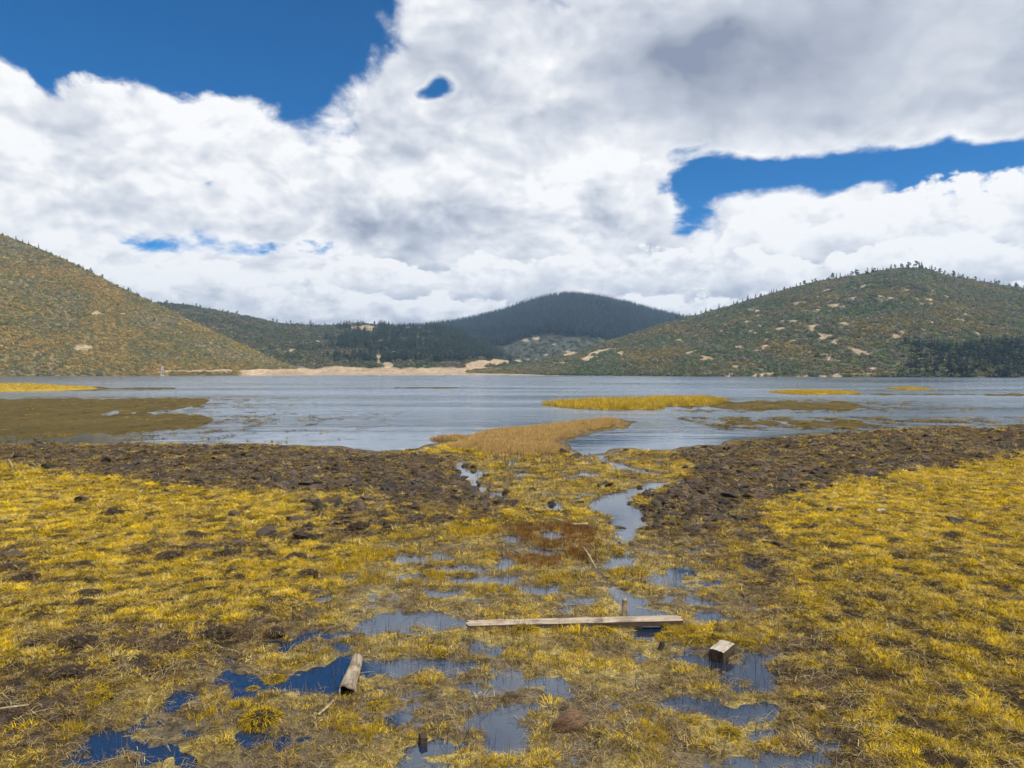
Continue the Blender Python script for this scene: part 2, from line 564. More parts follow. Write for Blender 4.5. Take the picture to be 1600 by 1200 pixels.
def fields(X, Y):
    """heights and cover of the marsh at world points"""
    D = np.hypot(X, Y)
    amp = 0.012 * D + 0.10
    sz = 0.035 * D + 0.35
    wx = amp * fbm(X / sz, Y / sz, 1.0, 4, 1, 0.62)
    wy = amp * 1.6 * fbm(X / sz, Y / sz, 1.0, 4, 2, 0.62)
    Xw, Yw = X + wx, Y + wy

    def zone(polys, soft):
        m = np.full(X.shape, -1e3)
        for p in polys:
            m = np.maximum(m, sdpoly(Xw, Yw, p))
        return m, sstep(m, -soft, soft)
    f = {}
    lake_sd, _ = zone([LAKE], 1)
    lake_sd = lake_sd + (0.016 * D + 0.05) * fbm(X / (0.025 * D + 0.3), Y / (0.06 * D + 0.3), 1.0, 4, 98, 0.6)
    flat_sd, _ = zone(FLATS, 1)
    isle_sd, isle = zone(ISLES, 0.6)
    mud_sd, mud = zone(MUD, 0.9)
    churn_sd, churn = zone(CHURN, 0.35)
    wet_sd, wet = zone(WETP, 0.5)
    spit_sd, spit = zone([SPIT], 0.5)
    spit_sd = spit_sd + 1.3 * fbm(X, Y * 0.4, 1.6, 4, 99, 0.6) - 0.15
    spit = sstep(spit_sd, -0.5, 0.5)
    red_sd, red = zone(REDP, 0.25)
    red = red * sstep(fbm(X, Y, 0.7, 3, 97), -0.35, 0.05)
    str_sd, _ = zone(STREAMS, 1)
    pool_sd, _ = zone(POOLS, 1)
    tus = fbm(X, Y, 0.45, 3, 11)
    roll = fbm(X, Y, 3.0, 3, 12)
    fine = fbm(X, Y, 0.16, 2, 13)
    clod = np.abs(fbm(X, Y, 0.30, 3, 14))
    z = 0.10 + 0.04 * roll + 0.045 * tus + 0.012 * fine
    zw = 0.017 + 0.060 * fbm(X, Y, 0.9, 4, 15, 0.6) + 0.014 * fine
    z = z * (1 - wet) + zw * wet
    rough = np.maximum(mud * 0.85, churn)
    z = z + rough * (0.13 * clod - 0.03 + 0.03 * tus)
    # pools and streams dip below the water, their banks slope
    frag = fbm(X, Y * 0.7, 0.42, 4, 96, 0.6)
    dip = np.maximum(pool_sd + 0.01 + 0.20 * frag, str_sd * 0.6 - 0.03 + 0.25 * fbm(X, Y * 0.6, 0.9, 4, 94, 0.6))
    z = np.where(dip > -0.12, np.minimum(z, 0.035 - 0.30 * (dip + 0.12)), z)
    z = np.where(str_sd > 0.0, z + 0.16 * np.maximum(0, fbm(X, Y * 0.5, 0.6, 4, 17, 0.6) - 0.05), z)      # stones and tufts in the stream
    # lake: the shore shelves away; spits, flats and islands rise out of it
    shelf = np.clip(-0.035 * lake_sd, -0.6, 0.4)
    spit_h = 0.06 + 0.05 * fbm(X, Y, 1.2, 3, 18)
    z = np.where(lake_sd > -1.5, np.minimum(z, 0.02 + shelf), z)
    z = np.where(spit_sd > -0.4, np.maximum(z, np.minimum(spit_h, 0.10 * (spit_sd + 0.3))), z)
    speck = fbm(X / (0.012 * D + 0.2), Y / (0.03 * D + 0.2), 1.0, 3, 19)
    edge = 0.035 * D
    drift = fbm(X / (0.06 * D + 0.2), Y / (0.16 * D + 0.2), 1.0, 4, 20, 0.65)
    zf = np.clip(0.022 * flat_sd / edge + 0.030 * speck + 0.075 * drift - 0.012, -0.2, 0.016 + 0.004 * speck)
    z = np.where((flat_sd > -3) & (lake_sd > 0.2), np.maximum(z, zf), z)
    z = np.where(isle_sd > -3, np.maximum(z, np.clip(0.10 * isle_sd, -0.5, 0.22 + 0.05 * roll)), z)
    f.update(z=z, D=D, lake=lake_sd, flat=flat_sd, isle=isle_sd, mud=mud, churn=churn, wet=wet, spit=spit, red=red, stream=str_sd, pool=pool_sd, rough=rough, tus=tus, roll=roll, fine=fine)
    return f


def lerp(a, b, t):
    return a + (b - a) * np.asarray(t)[:, None]


# fan-shaped grid: fine near the viewpoint, coarse far out; wide enough to step aside
NA, NR = 820, 720
ang = np.radians(np.linspace(-57, 57, NA))
rr = 7.5 * np.exp(np.linspace(0, math.log(250 / 7.5), NR))
RR, AA = np.meshgrid(rr, ang, indexing='ij')
GX, GY = (RR * np.sin(AA)).ravel(), (RR * np.cos(AA) - 6.0).ravel()
fl = fields(GX, GY)
V = np.stack([GX, GY, fl['z']], 1)
g_me = grid_mesh('marsh_ground', V, NR, NA)

c_thatch = np.array([0.105, 0.072, 0.016])
c_dark = np.array([0.030, 0.022, 0.013])
c_mud = np.array([0.068, 0.052, 0.046])
c_wet = np.array([0.110, 0.085, 0.050])
c_alga = np.array([0.28, 0.215, 0.06])
c_tan = np.array([0.30, 0.20, 0.095])
c_red = np.array([0.20, 0.085, 0.028])
c_flat = np.array([0.086, 0.064, 0.020])  # weedy brown; on the left flat it stands in for the hill's reflection
c_isle = np.array([0.36, 0.25, 0.035])
nn = len(GX)
col = np.repeat(c_thatch[None], nn, 0)
col = lerp(col, c_dark, sstep(fbm(GX, GY, 0.42, 3, 81), -0.02, 0.22) * 0.95)
wetcol = lerp(np.repeat(c_wet[None], nn, 0), c_alga, sstep(fbm(GX, GY, 1.1, 4, 22), 0.0, 0.22))
wetcol = lerp(wetcol, c_dark, sstep(fbm(GX, GY, 0.35, 3, 23), 0.12, 0.4) * 0.8)
col = lerp(col, wetcol, fl['wet'])
col = lerp(col, lerp(np.repeat(c_mud[None], nn, 0), c_dark, sstep(fbm(GX, GY, 0.4, 3, 24), -0.1, 0.3) * 0.8), np.maximum(fl['mud'], fl['churn'] * 0.85))
col = lerp(col, c_tan, fl['spit'] * 0.8)
col = lerp(col, c_red, fl['red'] * 0.6)
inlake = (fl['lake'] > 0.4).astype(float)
col = lerp(col, c_flat, inlake)
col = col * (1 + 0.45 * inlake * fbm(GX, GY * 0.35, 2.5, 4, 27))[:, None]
col = lerp(col, c_isle, sstep(fl['isle'], -0.2, 0.6))
add_attr(g_me, 'gcol', colour4(col), 'FLOAT_COLOR')
damp = np.clip(1.0 - fl['z'] / 0.05, 0, 1)
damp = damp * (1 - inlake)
add_attr(g_me, 'damp', damp, 'FLOAT')

m_ground, k = material('marsh_soil')
tc = k.new('ShaderNodeTexCoord')
o3 = tc.outputs['Object']
gc = k.attr('gcol')
v1 = k.noise(o3, 9.0, 5, 0.65)
v2 = k.noise(o3, 45.0, 3, 0.6)
fac = k.m('MULTIPLY', k.ss(v1, 0.3, 0.72, 0.4, 1.55), k.ss(v2, 0.3, 0.7, 0.6, 1.4))
cc = k.v('MULTIPLY', gc, None)
mul = k.new('ShaderNodeVectorMath', operation='SCALE')
k.link(gc, mul.inputs[0]); k.link(fac, mul.inputs['Scale'])
dmp = k.attr('damp', out='Fac')
rgh = k.m('MULTIPLY_ADD', dmp, -0.45, 0.95)
h = k.m('ADD', v2, k.m('MULTIPLY', v1, 2.0))
output(k, principled(k, col=mul.outputs[0], rough=rgh, spec=k.m('MULTIPLY_ADD', dmp, 0.3, 0.1), normal=bump(k, h, 0.8, 0.03)))
ground = link('marsh_ground', g_me, m_ground)
set_props(ground, 'boggy marsh ground of mud, thatch and wet soil around the pools', 'ground', kind='structure')

# coarse land and lake bed under everything, out to the horizon
bed_me = bpy.data.meshes.new('lake_bed')
bed_me.from_pydata([(-9000, -3000, -1.5), (9000, -3000, -1.5), (9000, 15000, -1.5), (-9000, 15000, -1.5)], [], [(0, 1, 2, 3)])
m_bed, k = material('lake_bed_silt')
output(k, principled(k, col=k.mix(k.noise(k.new('ShaderNodeTexCoord').outputs['Object'], 0.05, 4), rgb(0.04, 0.035, 0.02), rgb(0.08, 0.065, 0.04)), rough=0.9))
set_props(link('lake_bed', bed_me, m_bed), 'dark silt bed beneath the lake and marsh', 'ground', kind='structure')

# water: one level sheet; smooth in the sheltered pools, wind-ruffled out on the lake
ys = np.concatenate([np.linspace(0, 24, 25), np.geomspace(25, 1400, 120)])
xs = np.linspace(-1, 1, 61)
WX = (np.sign(xs) * np.abs(xs) ** 1.6)[None, :] * (30 + ys[:, None] * 1.1)
WV = np.stack([WX.ravel(), np.repeat(ys, len(xs)), np.zeros(WX.size)], 1)
w_me = grid_mesh('lake', WV, len(ys), len(xs))
open_w = sstep(WV[:, 1], 27, 62)
add_attr(w_me, 'open', open_w, 'FLOAT')
m_water, k = material('lake_water')
tc = k.new('ShaderNodeTexCoord')
o3 = tc.outputs['Object']
opn = k.attr('open', out='Fac')
rip1 = k.noise(k.v('MULTIPLY', o3, (0.55, 1.0, 1.0)), 1.6, 3, 0.6)
rip2 = k.noise(k.v('MULTIPLY', o3, (0.35, 1.0, 1.0)), 0.22, 4, 0.6)
rip0 = k.noise(o3, 14.0, 2, 0.5)
gust = k.ss(k.noise(k.v('MULTIPLY', o3, (0.012, 0.060, 1.0)), 1.0, 4, 0.6), 0.36, 0.62, 0.48, 1.0)
hgt = k.m('ADD', k.m('MULTIPLY', rip1, 0.34), k.m('MULTIPLY', rip2, 1.1))
amp = k.m('MULTIPLY', opn, gust)
hgt = k.m('ADD', k.m('MULTIPLY', hgt, amp), k.m('MULTIPLY', rip0, 0.0012))
nb = bump(k, hgt, 1.0, 0.30)
rgh = k.m('MULTIPLY_ADD', amp, 0.16, 0.03)
fr = k.new('ShaderNodeFresnel')
fr.inputs['IOR'].default_value = 2.3
k.link(nb, fr.inputs['Normal'])
gl = k.new('ShaderNodeBsdfGlossy')
gl.inputs['Color'].default_value = rgb(0.93, 0.97, 1.0)
k.put(gl.inputs['Roughness'], rgh); k.link(nb, gl.inputs['Normal'])
df = k.new('ShaderNodeBsdfDiffuse')
k.link(k.mix(opn, rgb(0.010, 0.019, 0.040), rgb(0.03, 0.065, 0.12)), df.inputs['Color'])
ms = k.new('ShaderNodeMixShader')
k.link(fr.outputs[0], ms.inputs[0]); k.link(df.outputs[0], ms.inputs[1]); k.link(gl.outputs[0], ms.inputs[2])
output(k, ms.outputs[0])
set_props(link('lake', w_me, m_water), 'wide grey-blue lake and the still water of the marsh pools', 'lake', kind='structure')


# ------------------------------------------------------------------ hills round the lake
def interp(x, pts):
    p = np.array(pts, float)
    # smooth interpolation: linear then a light moving average on a fine table
    xs_ = np.linspace(p[0, 0], p[-1, 0], 1200)
    ys_ = np.interp(xs_, p[:, 0], p[:, 1])
    w = 25
    pad = np.concatenate([np.full(w, ys_[0]), ys_, np.full(w, ys_[-1])])
    kern = np.hanning(2 * w + 1); kern /= kern.sum()
    ys_ = np.convolve(pad, kern, 'valid')
    return np.interp(x, xs_, ys_)


class Hill:
    """a hillside given by its shoreline and its crest; both are lines on the land, with real depth between them"""
    def __init__(self, crest, shore_d, crest_d, x0, x1, seed, gully, shape=0.25, foot=0.0):
        self.__dict__.update(crest=crest, shore_d=shore_d, crest_d=crest_d, x0=x0, x1=x1, seed=seed, gully=gully, shape=shape, foot=foot)

    def at(self, u, t):
        """u = column 0..1, t = 0 at the shore, 1 at the crest, beyond 1 down the far side"""
        px = self.x0 + (self.x1 - self.x0) * u
        ds, dr = interp(px, self.shore_d), interp(px, self.crest_d)
        yr = interp(px, self.crest)
        zr = CAM_H + dr * (HOR - yr) / F
        zr = np.maximum(zr, 0.3)
        tt = np.minimum(t, 1.0)
        s = tt * (1 + self.shape * (1 - tt))
        s = s * (1 - 0.0) 
        Yd = ds + (dr - ds) * t
        X = Yd * (px - 800) / F
        z = self.foot + (zr - self.foot) * s
        back = np.maximum(t - 1, 0)
        z = z - zr * 1.1 * back - zr * 0.5 * back ** 2
        env = np.sin(np.pi * np.clip(t, 0, 1)) ** 0.8
        rel = fbm(X + 0.35 * Yd, Yd * 0.45, self.gully, 4, self.seed) * 0.10 * zr
        fine = fbm(X, Yd, 14.0, 3, self.seed + 5) * 0.9
        z = z + env * rel + fine * np.clip(env + 0.25, 0, 1) * np.clip(zr / 25, 0, 1)
        return X, Yd, z, px


def to_px(X, Yd, z):
    cy = Yd * CP - (z - CAM_H) * SP
    cz = Yd * SP + (z - CAM_H) * CP
    return 800 + F * X / cy, 600 - F * cz / cy


HA = Hill([(-700, 200), (-350, 235), (-200, 285), (0, 366), (60, 388), (120, 414), (180, 446), (240, 473), (270, 487), (330, 517), (400, 550), (450, 572), (490, 583)],
          [(-700, 380), (0, 515), (250, 570), (490, 612)], [(-700, 640), (-200, 780), (0, 800), (270, 770), (400, 710), (490, 640)], -700, 490, 31, 70)
HB = Hill([(150, 480), (200, 476), (262, 474), (300, 479), (380, 494), (440, 507), (480, 509), (520, 509), (560, 506), (620, 510), (680, 511), (720, 520), (760, 542), (800, 566), (860, 582)],
          [(150, 640), (500, 650), (860, 690)], [(150, 1100), (500, 1200), (720, 1150), (860, 900)], 150, 860, 41, 90)
HC = Hill([(520, 522), (600, 518), (660, 514), (720, 507), (780, 492), (830, 475), (860, 468), (893, 464), (930, 468), (980, 478), (1030, 492), (1060, 499), (1130, 512), (1230, 530), (1300, 545)],
          [(520, 900), (1300, 950)], [(520, 1750), (900, 1850), (1300, 1800)], 520, 1300, 51, 160)
HD = Hill([(730, 582), (800, 574), (860, 559), (920, 543), (980, 525), (1040, 505), (1100, 491), (1160, 473), (1220, 455), (1280, 440), (1340, 431), (1400, 420), (1440, 420), (1480, 431),
           (1540, 443), (1600, 453), (1750, 485), (1900, 520), (2100, 550)],
          [(730, 650), (820, 640), (900, 585), (1100, 470), (1600, 396), (2100, 380)], [(730, 700), (900, 770), (1040, 850), (1300, 850), (1600, 790), (2100, 640)], 730, 2100, 61, 75)


def soil_patches(hill, px, py, X, Yd):
    """bare tan earth showing between the scrub"""
    n1 = fbm(X, Yd * 0.55, 11.0 if hill is HD else 20.0, 3, hill.seed + 9)
    n2 = fbm(X, Yd * 0.6, 120.0, 2, hill.seed + 11)
    if hill is HD:
        reg = sstep(px, 860, 960) * (1 - sstep(px, 1480, 1570)) * sstep(py, 435, 465) * (1 - 0.8 * sstep(py, 562, 580))
        thr = 0.47 - 0.18 * reg - 0.20 * n2
        s = sstep(n1, thr, thr + 0.05) * (reg > 0.05)
        s = np.maximum(s, sstep(fbm(X, Yd, 12, 2, 3), 0.10, 0.2) * (py > 583) * (px > 1120) * (px < 1400))     # stones along the shore
        tongue = sstep(px, 840, 870) * (1 - sstep(px, 960, 985)) * sstep(py, 541, 547) * (1 - sstep(py, 566, 572))
        s = np.maximum(s, tongue * sstep(fbm(X, Yd * 0.5, 22, 3, 8), 0.08, 0.16))
    elif hill is HA:
        line = np.interp(px, [265, 300, 340, 400, 440], [480, 497, 512, 545, 570])
        s = sstep(5 - np.abs(py - line - 4), 0, 3) * (px > 268) * (px < 360) * sstep(n1, -0.25, 0.05)
        s = np.maximum(s, sstep(n1, 0.40, 0.47) * (py > 480) * 0.8)
        s = np.maximum(s, sstep(py + 4 * n1, 577.5, 579) * (1 - sstep(py, 581, 582.5)) * sstep(px, 225, 260) * sstep(n2, -0.5, -0.1))
        s = np.maximum(s, sstep(px, 360, 395) * sstep(py + 5 * n1, 574, 577))
    elif hill is HB:
        s = sstep(n1, 0.30, 0.36) * (np.exp(-((px - 465) / 34) ** 2) + np.exp(-((px - 600) / 60) ** 2) > 0.4) * (py > 512) * (py < 575)
        p1 = ((px - 570) / 22) ** 2 + ((py - 513) / 4.5) ** 2
        p2 = ((px - 642) / 34) ** 2 + ((py - 511.5) / 3.2) ** 2
        s = np.maximum(s, np.maximum(p1 < 1 + n1, p2 < 1 + n1))
        s = np.maximum(s, sstep(py + 6 * n1, 573, 576))
        for cx, cy, rx, ry in ((753, 568, 16, 6), (777, 566, 20, 5), (735, 573, 12, 5), (592, 560, 4, 12)):
            s = np.maximum(s, (((px - cx) / rx) ** 2 + ((py - cy) / ry) ** 2 < 1 + 1.2 * n1))
    else:
        s = sstep(n1, 0.34, 0.40) * (px > 790) * (px < 905) * (py > 520) + sstep(n1, 0.52, 0.58) * 0.7
        for cx, cy, rx, ry in ((777, 566, 24, 6), (800, 567, 16, 4), (740, 572, 16, 6)):
            s = np.maximum(s, (((px - cx) / rx) ** 2 + ((py - cy) / ry) ** 2 < 1 + 1.2 * n1))
    return np.clip(s.astype(float) if hasattr(s, 'astype') else s, 0, 1)


m_hill, k = material('hillside_earth')
o3 = k.new('ShaderNodeTexCoord').outputs['Object']
hc = k.attr('hcol')
fac = k.m('MULTIPLY', k.ss(k.noise(o3, 0.35, 5, 0.65), 0.3, 0.7, 0.6, 1.4), k.ss(k.noise(o3, 0.04, 4, 0.6), 0.3, 0.7, 0.8, 1.2))
output(k, principled(k, col=k.scale(hc, fac), rough=0.95, spec=0.2, normal=bump(k, k.noise(o3, 0.8, 5, 0.7), 0.7, 0.6)))
TAN = np.array([0.33, 0.245, 0.155])
HCOL = {id(HA): (0.14, 0.11, 0.045), id(HB): (0.085, 0.085, 0.048), id(HC): (0.05, 0.055, 0.042), id(HD): (0.10, 0.10, 0.052)}
HLAB = {id(HA): 'steep ochre and olive scrub hill running down to the lake', id(HB): 'low green hill with a sandy clearing along its crest',
        id(HC): 'dark blue conifer-covered mountain behind the lake', id(HD): 'broad green-grey hill dotted with patches of bare tan earth'}
for hl, nc_, nr_ in ((HC, 300, 130), (HB, 300, 120), (HA, 360, 170), (HD, 460, 190)):
    u, t = np.meshgrid(np.linspace(0, 1, nc_), np.concatenate([np.linspace(-0.03, 1, nr_ - 14), np.linspace(1.02, 1.6, 14)]))
    X, Yd, z, px = hl.at(u.ravel(), t.ravel())
    z = np.where(t.ravel() < 0.0, -0.8, z)
    me = grid_mesh('hill', np.stack([X, Yd, z], 1), nr_, nc_)
    ppx, ppy = to_px(X, Yd, np.maximum(z, 0.1))
    s = soil_patches(hl, ppx, ppy, X, Yd)
    hcol = np.repeat(np.array(HCOL[id(hl)])[None], len(X), 0) * (1 + 0.5 * fbm(X, Yd, 60, 3, 77))[:, None]
    hcol = lerp(hcol, TAN, s)
    add_attr(me, 'hcol', colour4(hcol), 'FLOAT_COLOR')
    set_props(link('hill', me, m_hill), HLAB[id(hl)], 'hill', kind='structure')

# sandy beach at the head of the lake
bx_, bt = np.meshgrid(np.linspace(330, 960, 260), np.linspace(0, 1, 26))
bx_, bt = bx_.ravel(), bt.ravel()
bd0 = np.interp(bx_, [330, 480, 700, 850, 960], [584, 600, 618, 600, 545])
bd = bd0 + bt * 70
bX = bd * (bx_ - 800) / F
bh = np.interp(bx_, [330, 380, 405, 450, 520, 545, 600, 690, 720, 800, 870, 930, 960], [0.3, 0.8, 3.0, 1.8, 4.2, 2.4, 2.2, 3.6, 4.6, 2.4, 2.0, 1.6, 0.4])
bz = 0.55 * bh * sstep(bt, 0, 0.8) + 0.35 * fbm(bX, bd, 9, 3, 71) * sstep(bt, 0.05, 0.3) - 0.15 + 0.4 * bt
b_me = grid_mesh('beach', np.stack([bX, bd, bz], 1), 26, 260)
m_beach, k = material('beach_sand')
o3 = k.new('ShaderNodeTexCoord').outputs['Object']
output(k, principled(k, col=k.mix(k.ss(k.noise(o3, 0.12, 5, 0.6), 0.4, 0.66), rgb(0.34, 0.275, 0.205), rgb(0.17, 0.135, 0.08)), rough=0.95, spec=0.2))
set_props(link('beach', b_me, m_beach), 'pale sandy beach along the far shore at the head of the lake', 'beach', kind='structure')


# ------------------------------------------------------------------ foliage meshes
def leafy_material(name, attr_typ='INSTANCER', tint=(1, 1, 1), transl=0.25):
    m, k = material(name)
    c = k.attr('icol', attr_typ)
    g = k.new('ShaderNodeNewGeometry')
    rnd = k.m('MULTIPLY_ADD', g.outputs['Random Per Island'], 0.95, 0.48)
    c = k.scale(c, rnd)
    d1 = k.new('ShaderNodeBsdfDiffuse'); k.link(c, d1.inputs[0])
    t1 = k.new('ShaderNodeBsdfTranslucent'); k.link(c, t1.inputs[0])
    mx_ = k.new('ShaderNodeMixShader'); mx_.inputs[0].default_value = transl
    k.link(d1.outputs[0], mx_.inputs[1]); k.link(t1.outputs[0], mx_.inputs[2])
    output(k, mx_.outputs[0])
    return m


m_leaf = leafy_material('scrub_leaves')
m_needle = leafy_material('conifer_needles', transl=0.15)


def shrub_mesh(seed, leaves=70, mat=None):
    r = np.random.default_rng(seed)
    vs_, fs_ = [], []
    for i in range(leaves):
        a, cz = r.uniform(0, 2 * math.pi), r.uniform(-0.1, 1.0)
        s = math.sqrt(max(0, 1 - cz * cz))
        rad = 0.5 * r.uniform(0.72, 1.05)
        c = np.array([math.cos(a) * s * rad, math.sin(a) * s * rad, 0.12 + cz * 0.55 * r.uniform(0.75, 1.1)])
        nrm = c / np.linalg.norm(c) + r.normal(0, 0.45, 3)
        nrm /= np.linalg.norm(nrm)
        t1 = np.cross(nrm, r.normal(0, 1, 3)); t1 /= np.linalg.norm(t1)
        t2 = np.cross(nrm, t1)
        w = r.uniform(0.07, 0.15)
        b = len(vs_)
        vs_ += [tuple(c + t1 * w), tuple(c + t2 * w * 0.8), tuple(c - t1 * w), tuple(c - t2 * w * 0.8)]
        fs_.append((b, b + 1, b + 2, b + 3))
    me = bpy.data.meshes.new('shrub'); me.from_pydata(vs_, [], fs_)
    me.materials.append(mat or m_leaf)
    return me


def conifer_crown(seed, layers=9, slim=0.22, ragged=0.3, mat=None, base=0.14, lean=0.0):
    """needle sprays hung round a stem, 1 unit tall"""
    r = np.random.default_rng(seed)
    vs_, fs_ = [], []
    for L in range(layers):
        q = L / (layers - 1)
        zc = base + (1 - base) * q
        rad = slim * (1 - q) ** 0.8 * r.uniform(1 - ragged, 1 + ragged) + 0.015
        nb_ = max(3, int(8 * (1 - q) + 3))
        for b_ in range(nb_):
            a = 2 * math.pi * (b_ + r.uniform(-0.3, 0.3)) / nb_ + L
            rl = rad * r.uniform(0.65, 1.15)
            w = rad * 0.34 + 0.012
            dx, dy = math.cos(a), math.sin(a)
            z1 = zc + r.uniform(-0.015, 0.02)
            o = len(vs_)
            vs_ += [(lean * zc, 0, z1 + 0.03), (dx * rl * 0.55 - dy * w + lean * zc, dy * rl * 0.55 + dx * w, z1 - rl * 0.12),
                    (dx * rl + lean * zc, dy * rl, z1 - rl * 0.35), (dx * rl * 0.55 + dy * w + lean * zc, dy * rl * 0.55 - dx * w, z1 - rl * 0.12)]
            fs_.append((o, o + 1, o + 2, o + 3))
    o = len(vs_)
    vs_ += [(-0.012, 0, 0.9), (0.012, 0, 0.9), (0, 0, 1.03)]
    fs_.append((o, o + 1, o + 2))
    me = bpy.data.meshes.new('crown'); me.from_pydata(vs_, [], fs_)
    me.materials.append(mat or m_needle)
    return me


def clump_crown(seed, mat):
    """open pine crown: a few separate leaf masses at different heights"""
    r = np.random.default_rng(seed)
    vs_, fs_ = [], []
    for c_ in range(6):
        cx, cy = r.normal(0, 0.10, 2)
        cz = 0.45 + 0.10 * c_ + r.uniform(-0.03, 0.03)
        R_ = 0.17 * (1.15 - 0.10 * c_)
        for i in range(22):
            v = r.normal(0, 1, 3); v /= np.linalg.norm(v)
            c = np.array([cx, cy, cz]) + v * np.array([R_, R_, R_ * 0.5]) * r.uniform(0.6, 1.05)
            t1 = r.normal(0, 1, 3); t1 /= np.linalg.norm(t1)
            t2 = np.cross(t1, r.normal(0, 1, 3)); t2 /= np.linalg.norm(t2)
            w = r.uniform(0.03, 0.06)
            b = len(vs_)
            vs_ += [tuple(c + t1 * w), tuple(c + t2 * w), tuple(c - t1 * w), tuple(c - t2 * w)]
            fs_.append((b, b + 1, b + 2, b + 3))
    me = bpy.data.meshes.new('crown'); me.from_pydata(vs_, [], fs_)
    me.materials.append(mat)
    return me


def trunk_mesh(seed, limbs=5):
    r = np.random.default_rng(seed)
    bm = bmesh.new()

    def seg(p0, p1, r0, r1, k_=6):
        p0, p1 = Vector(p0), Vector(p1)
        ax = (p1 - p0).normalized()
        s_ = ax.orthogonal().normalized(); t_ = ax.cross(s_)
        A_ = [bm.verts.new(p0 + (s_ * math.cos(2 * math.pi * i / k_) + t_ * math.sin(2 * math.pi * i / k_)) * r0) for i in range(k_)]
        B_ = [bm.verts.new(p1 + (s_ * math.cos(2 * math.pi * i / k_) + t_ * math.sin(2 * math.pi * i / k_)) * r1) for i in range(k_)]
        for i in range(k_):
            bm.faces.new((A_[i], A_[(i + 1) % k_], B_[(i + 1) % k_], B_[i]))
        bm.faces.new(B_); bm.faces.new(A_[::-1])
    seg((0, 0, -0.05), (0.01, 0, 0.5), 0.026, 0.017)
    seg((0.01, 0, 0.5), (0, 0, 0.97), 0.017, 0.005)
    for i in range(limbs):
        a, zc = r.uniform(0, 6.28), r.uniform(0.3, 0.8)
        L = r.uniform(0.10, 0.17)
        seg((0, 0, zc), (math.cos(a) * L, math.sin(a) * L, zc + 0.05), 0.008, 0.003, 4)
    me = bpy.data.meshes.new('trunk'); bm.to_mesh(me); bm.free()
    return me


# ------------------------------------------------------------------ scrub over the hills
def tilt_rot(r_, n_, tilt=0.15):
    return np.stack([r_.normal(0, tilt, n_), r_.normal(0, tilt, n_), r_.uniform(0, 2 * math.pi, n_)], 1)


def hill_points(hl, cnt, tlo=0.0, thi=1.04):
    u = rng.uniform(0, 1, cnt); t = rng.uniform(tlo, thi, cnt)
    X, Yd, z, px = hl.at(u, t)
    ppx, ppy = to_px(X, Yd, z)
    return X, Yd, z, ppx, ppy, t


shrubs = [shrub_mesh(i) for i in range(4)]
SH = []
PAL = {  # hill scrub colours: list of (weight, colour)
    id(HA): [(0.40, (0.150, 0.105, 0.032)), (0.26, (0.090, 0.080, 0.028)), (0.14, (0.055, 0.072, 0.034)), (0.12, (0.120, 0.090, 0.068)), (0.08, (0.165, 0.125, 0.055))],
    id(HB): [(0.34, (0.042, 0.056, 0.028)), (0.26, (0.066, 0.070, 0.030)), (0.26, (0.080, 0.070, 0.052)), (0.14, (0.10, 0.085, 0.036))],
    id(HC): [(0.5, (0.045, 0.055, 0.035)), (0.5, (0.070, 0.072, 0.040))],
    id(HD): [(0.36, (0.052, 0.072, 0.030)), (0.24, (0.086, 0.080, 0.062)), (0.24, (0.082, 0.082, 0.030)), (0.16, (0.125, 0.095, 0.036))]}
for hl, cnt, smin, smax in ((HA, 56000, 1.5, 3.9), (HB, 15000, 3.0, 6.5), (HC, 5000, 5.0, 9.0), (HD, 60000, 2.0, 4.4)):
    X, Yd, z, px, py, t = hill_points(hl, cnt)
    soil = soil_patches(hl, px, py, X, Yd)
    keep = (soil < 0.35) & (z > 0.25) & (px > -695) & (px < 2095)
    keep &= ~((hl is HC) & ((py < 520) | (px < 700)))
    X, Yd, z, px, py = X[keep], Yd[keep], z[keep], px[keep], py[keep]
    m_ = len(X)
    pal = PAL[id(hl)]
    wts = np.array([p[0] for p in pal]); cs = np.array([p[1] for p in pal])
    pn = fbm(X, Yd * 0.6, 45.0, 4, hl.seed + 20)             # colour drifts in patches
    ui = np.clip(rng.uniform(0, 1, m_) * 0.62 + 0.19 + pn * 0.75, 0, 0.999)
    order = np.searchsorted(np.cumsum(wts) / wts.sum(), ui)
    ccol = cs[np.clip(order, 0, len(cs) - 1)] * {id(HA): 2.75, id(HB): 1.9, id(HC): 1.8, id(HD): 2.25}[id(hl)] * rng.uniform(0.75, 1.3, m_)[:, None]
    scl = rng.uniform(smin, smax, m_) * (0.8 + 0.4 * rng.uniform(0, 1, m_) ** 3)
    SH.append((np.stack([X, Yd, z - 0.2], 1), tilt_rot(rng, m_), np.stack([scl, scl, scl * rng.uniform(0.6, 1.0, m_)], 1), ccol))
names_ = [('scrub', 'dense ochre and olive scrub covering the steep left-hand hill above the lake'), ('scrub', 'grey-green scrub covering the low hill with a sandy clearing'),
          ('scrub', 'pale green scrub in the bowl below the dark mountain'), ('scrub', 'mixed green and brown scrub between bare patches on the broad hill')]
names_[0] = ('scrub', 'dense ochre and olive scrub covering the steep hill without bare patches')
for (p_, r_, s_, c_), (nm, lb) in zip(SH, names_):
    scatter(nm, p_, r_, s_, c_, rng.integers(0, 4, len(p_)), shrubs, lb, 'scrub')

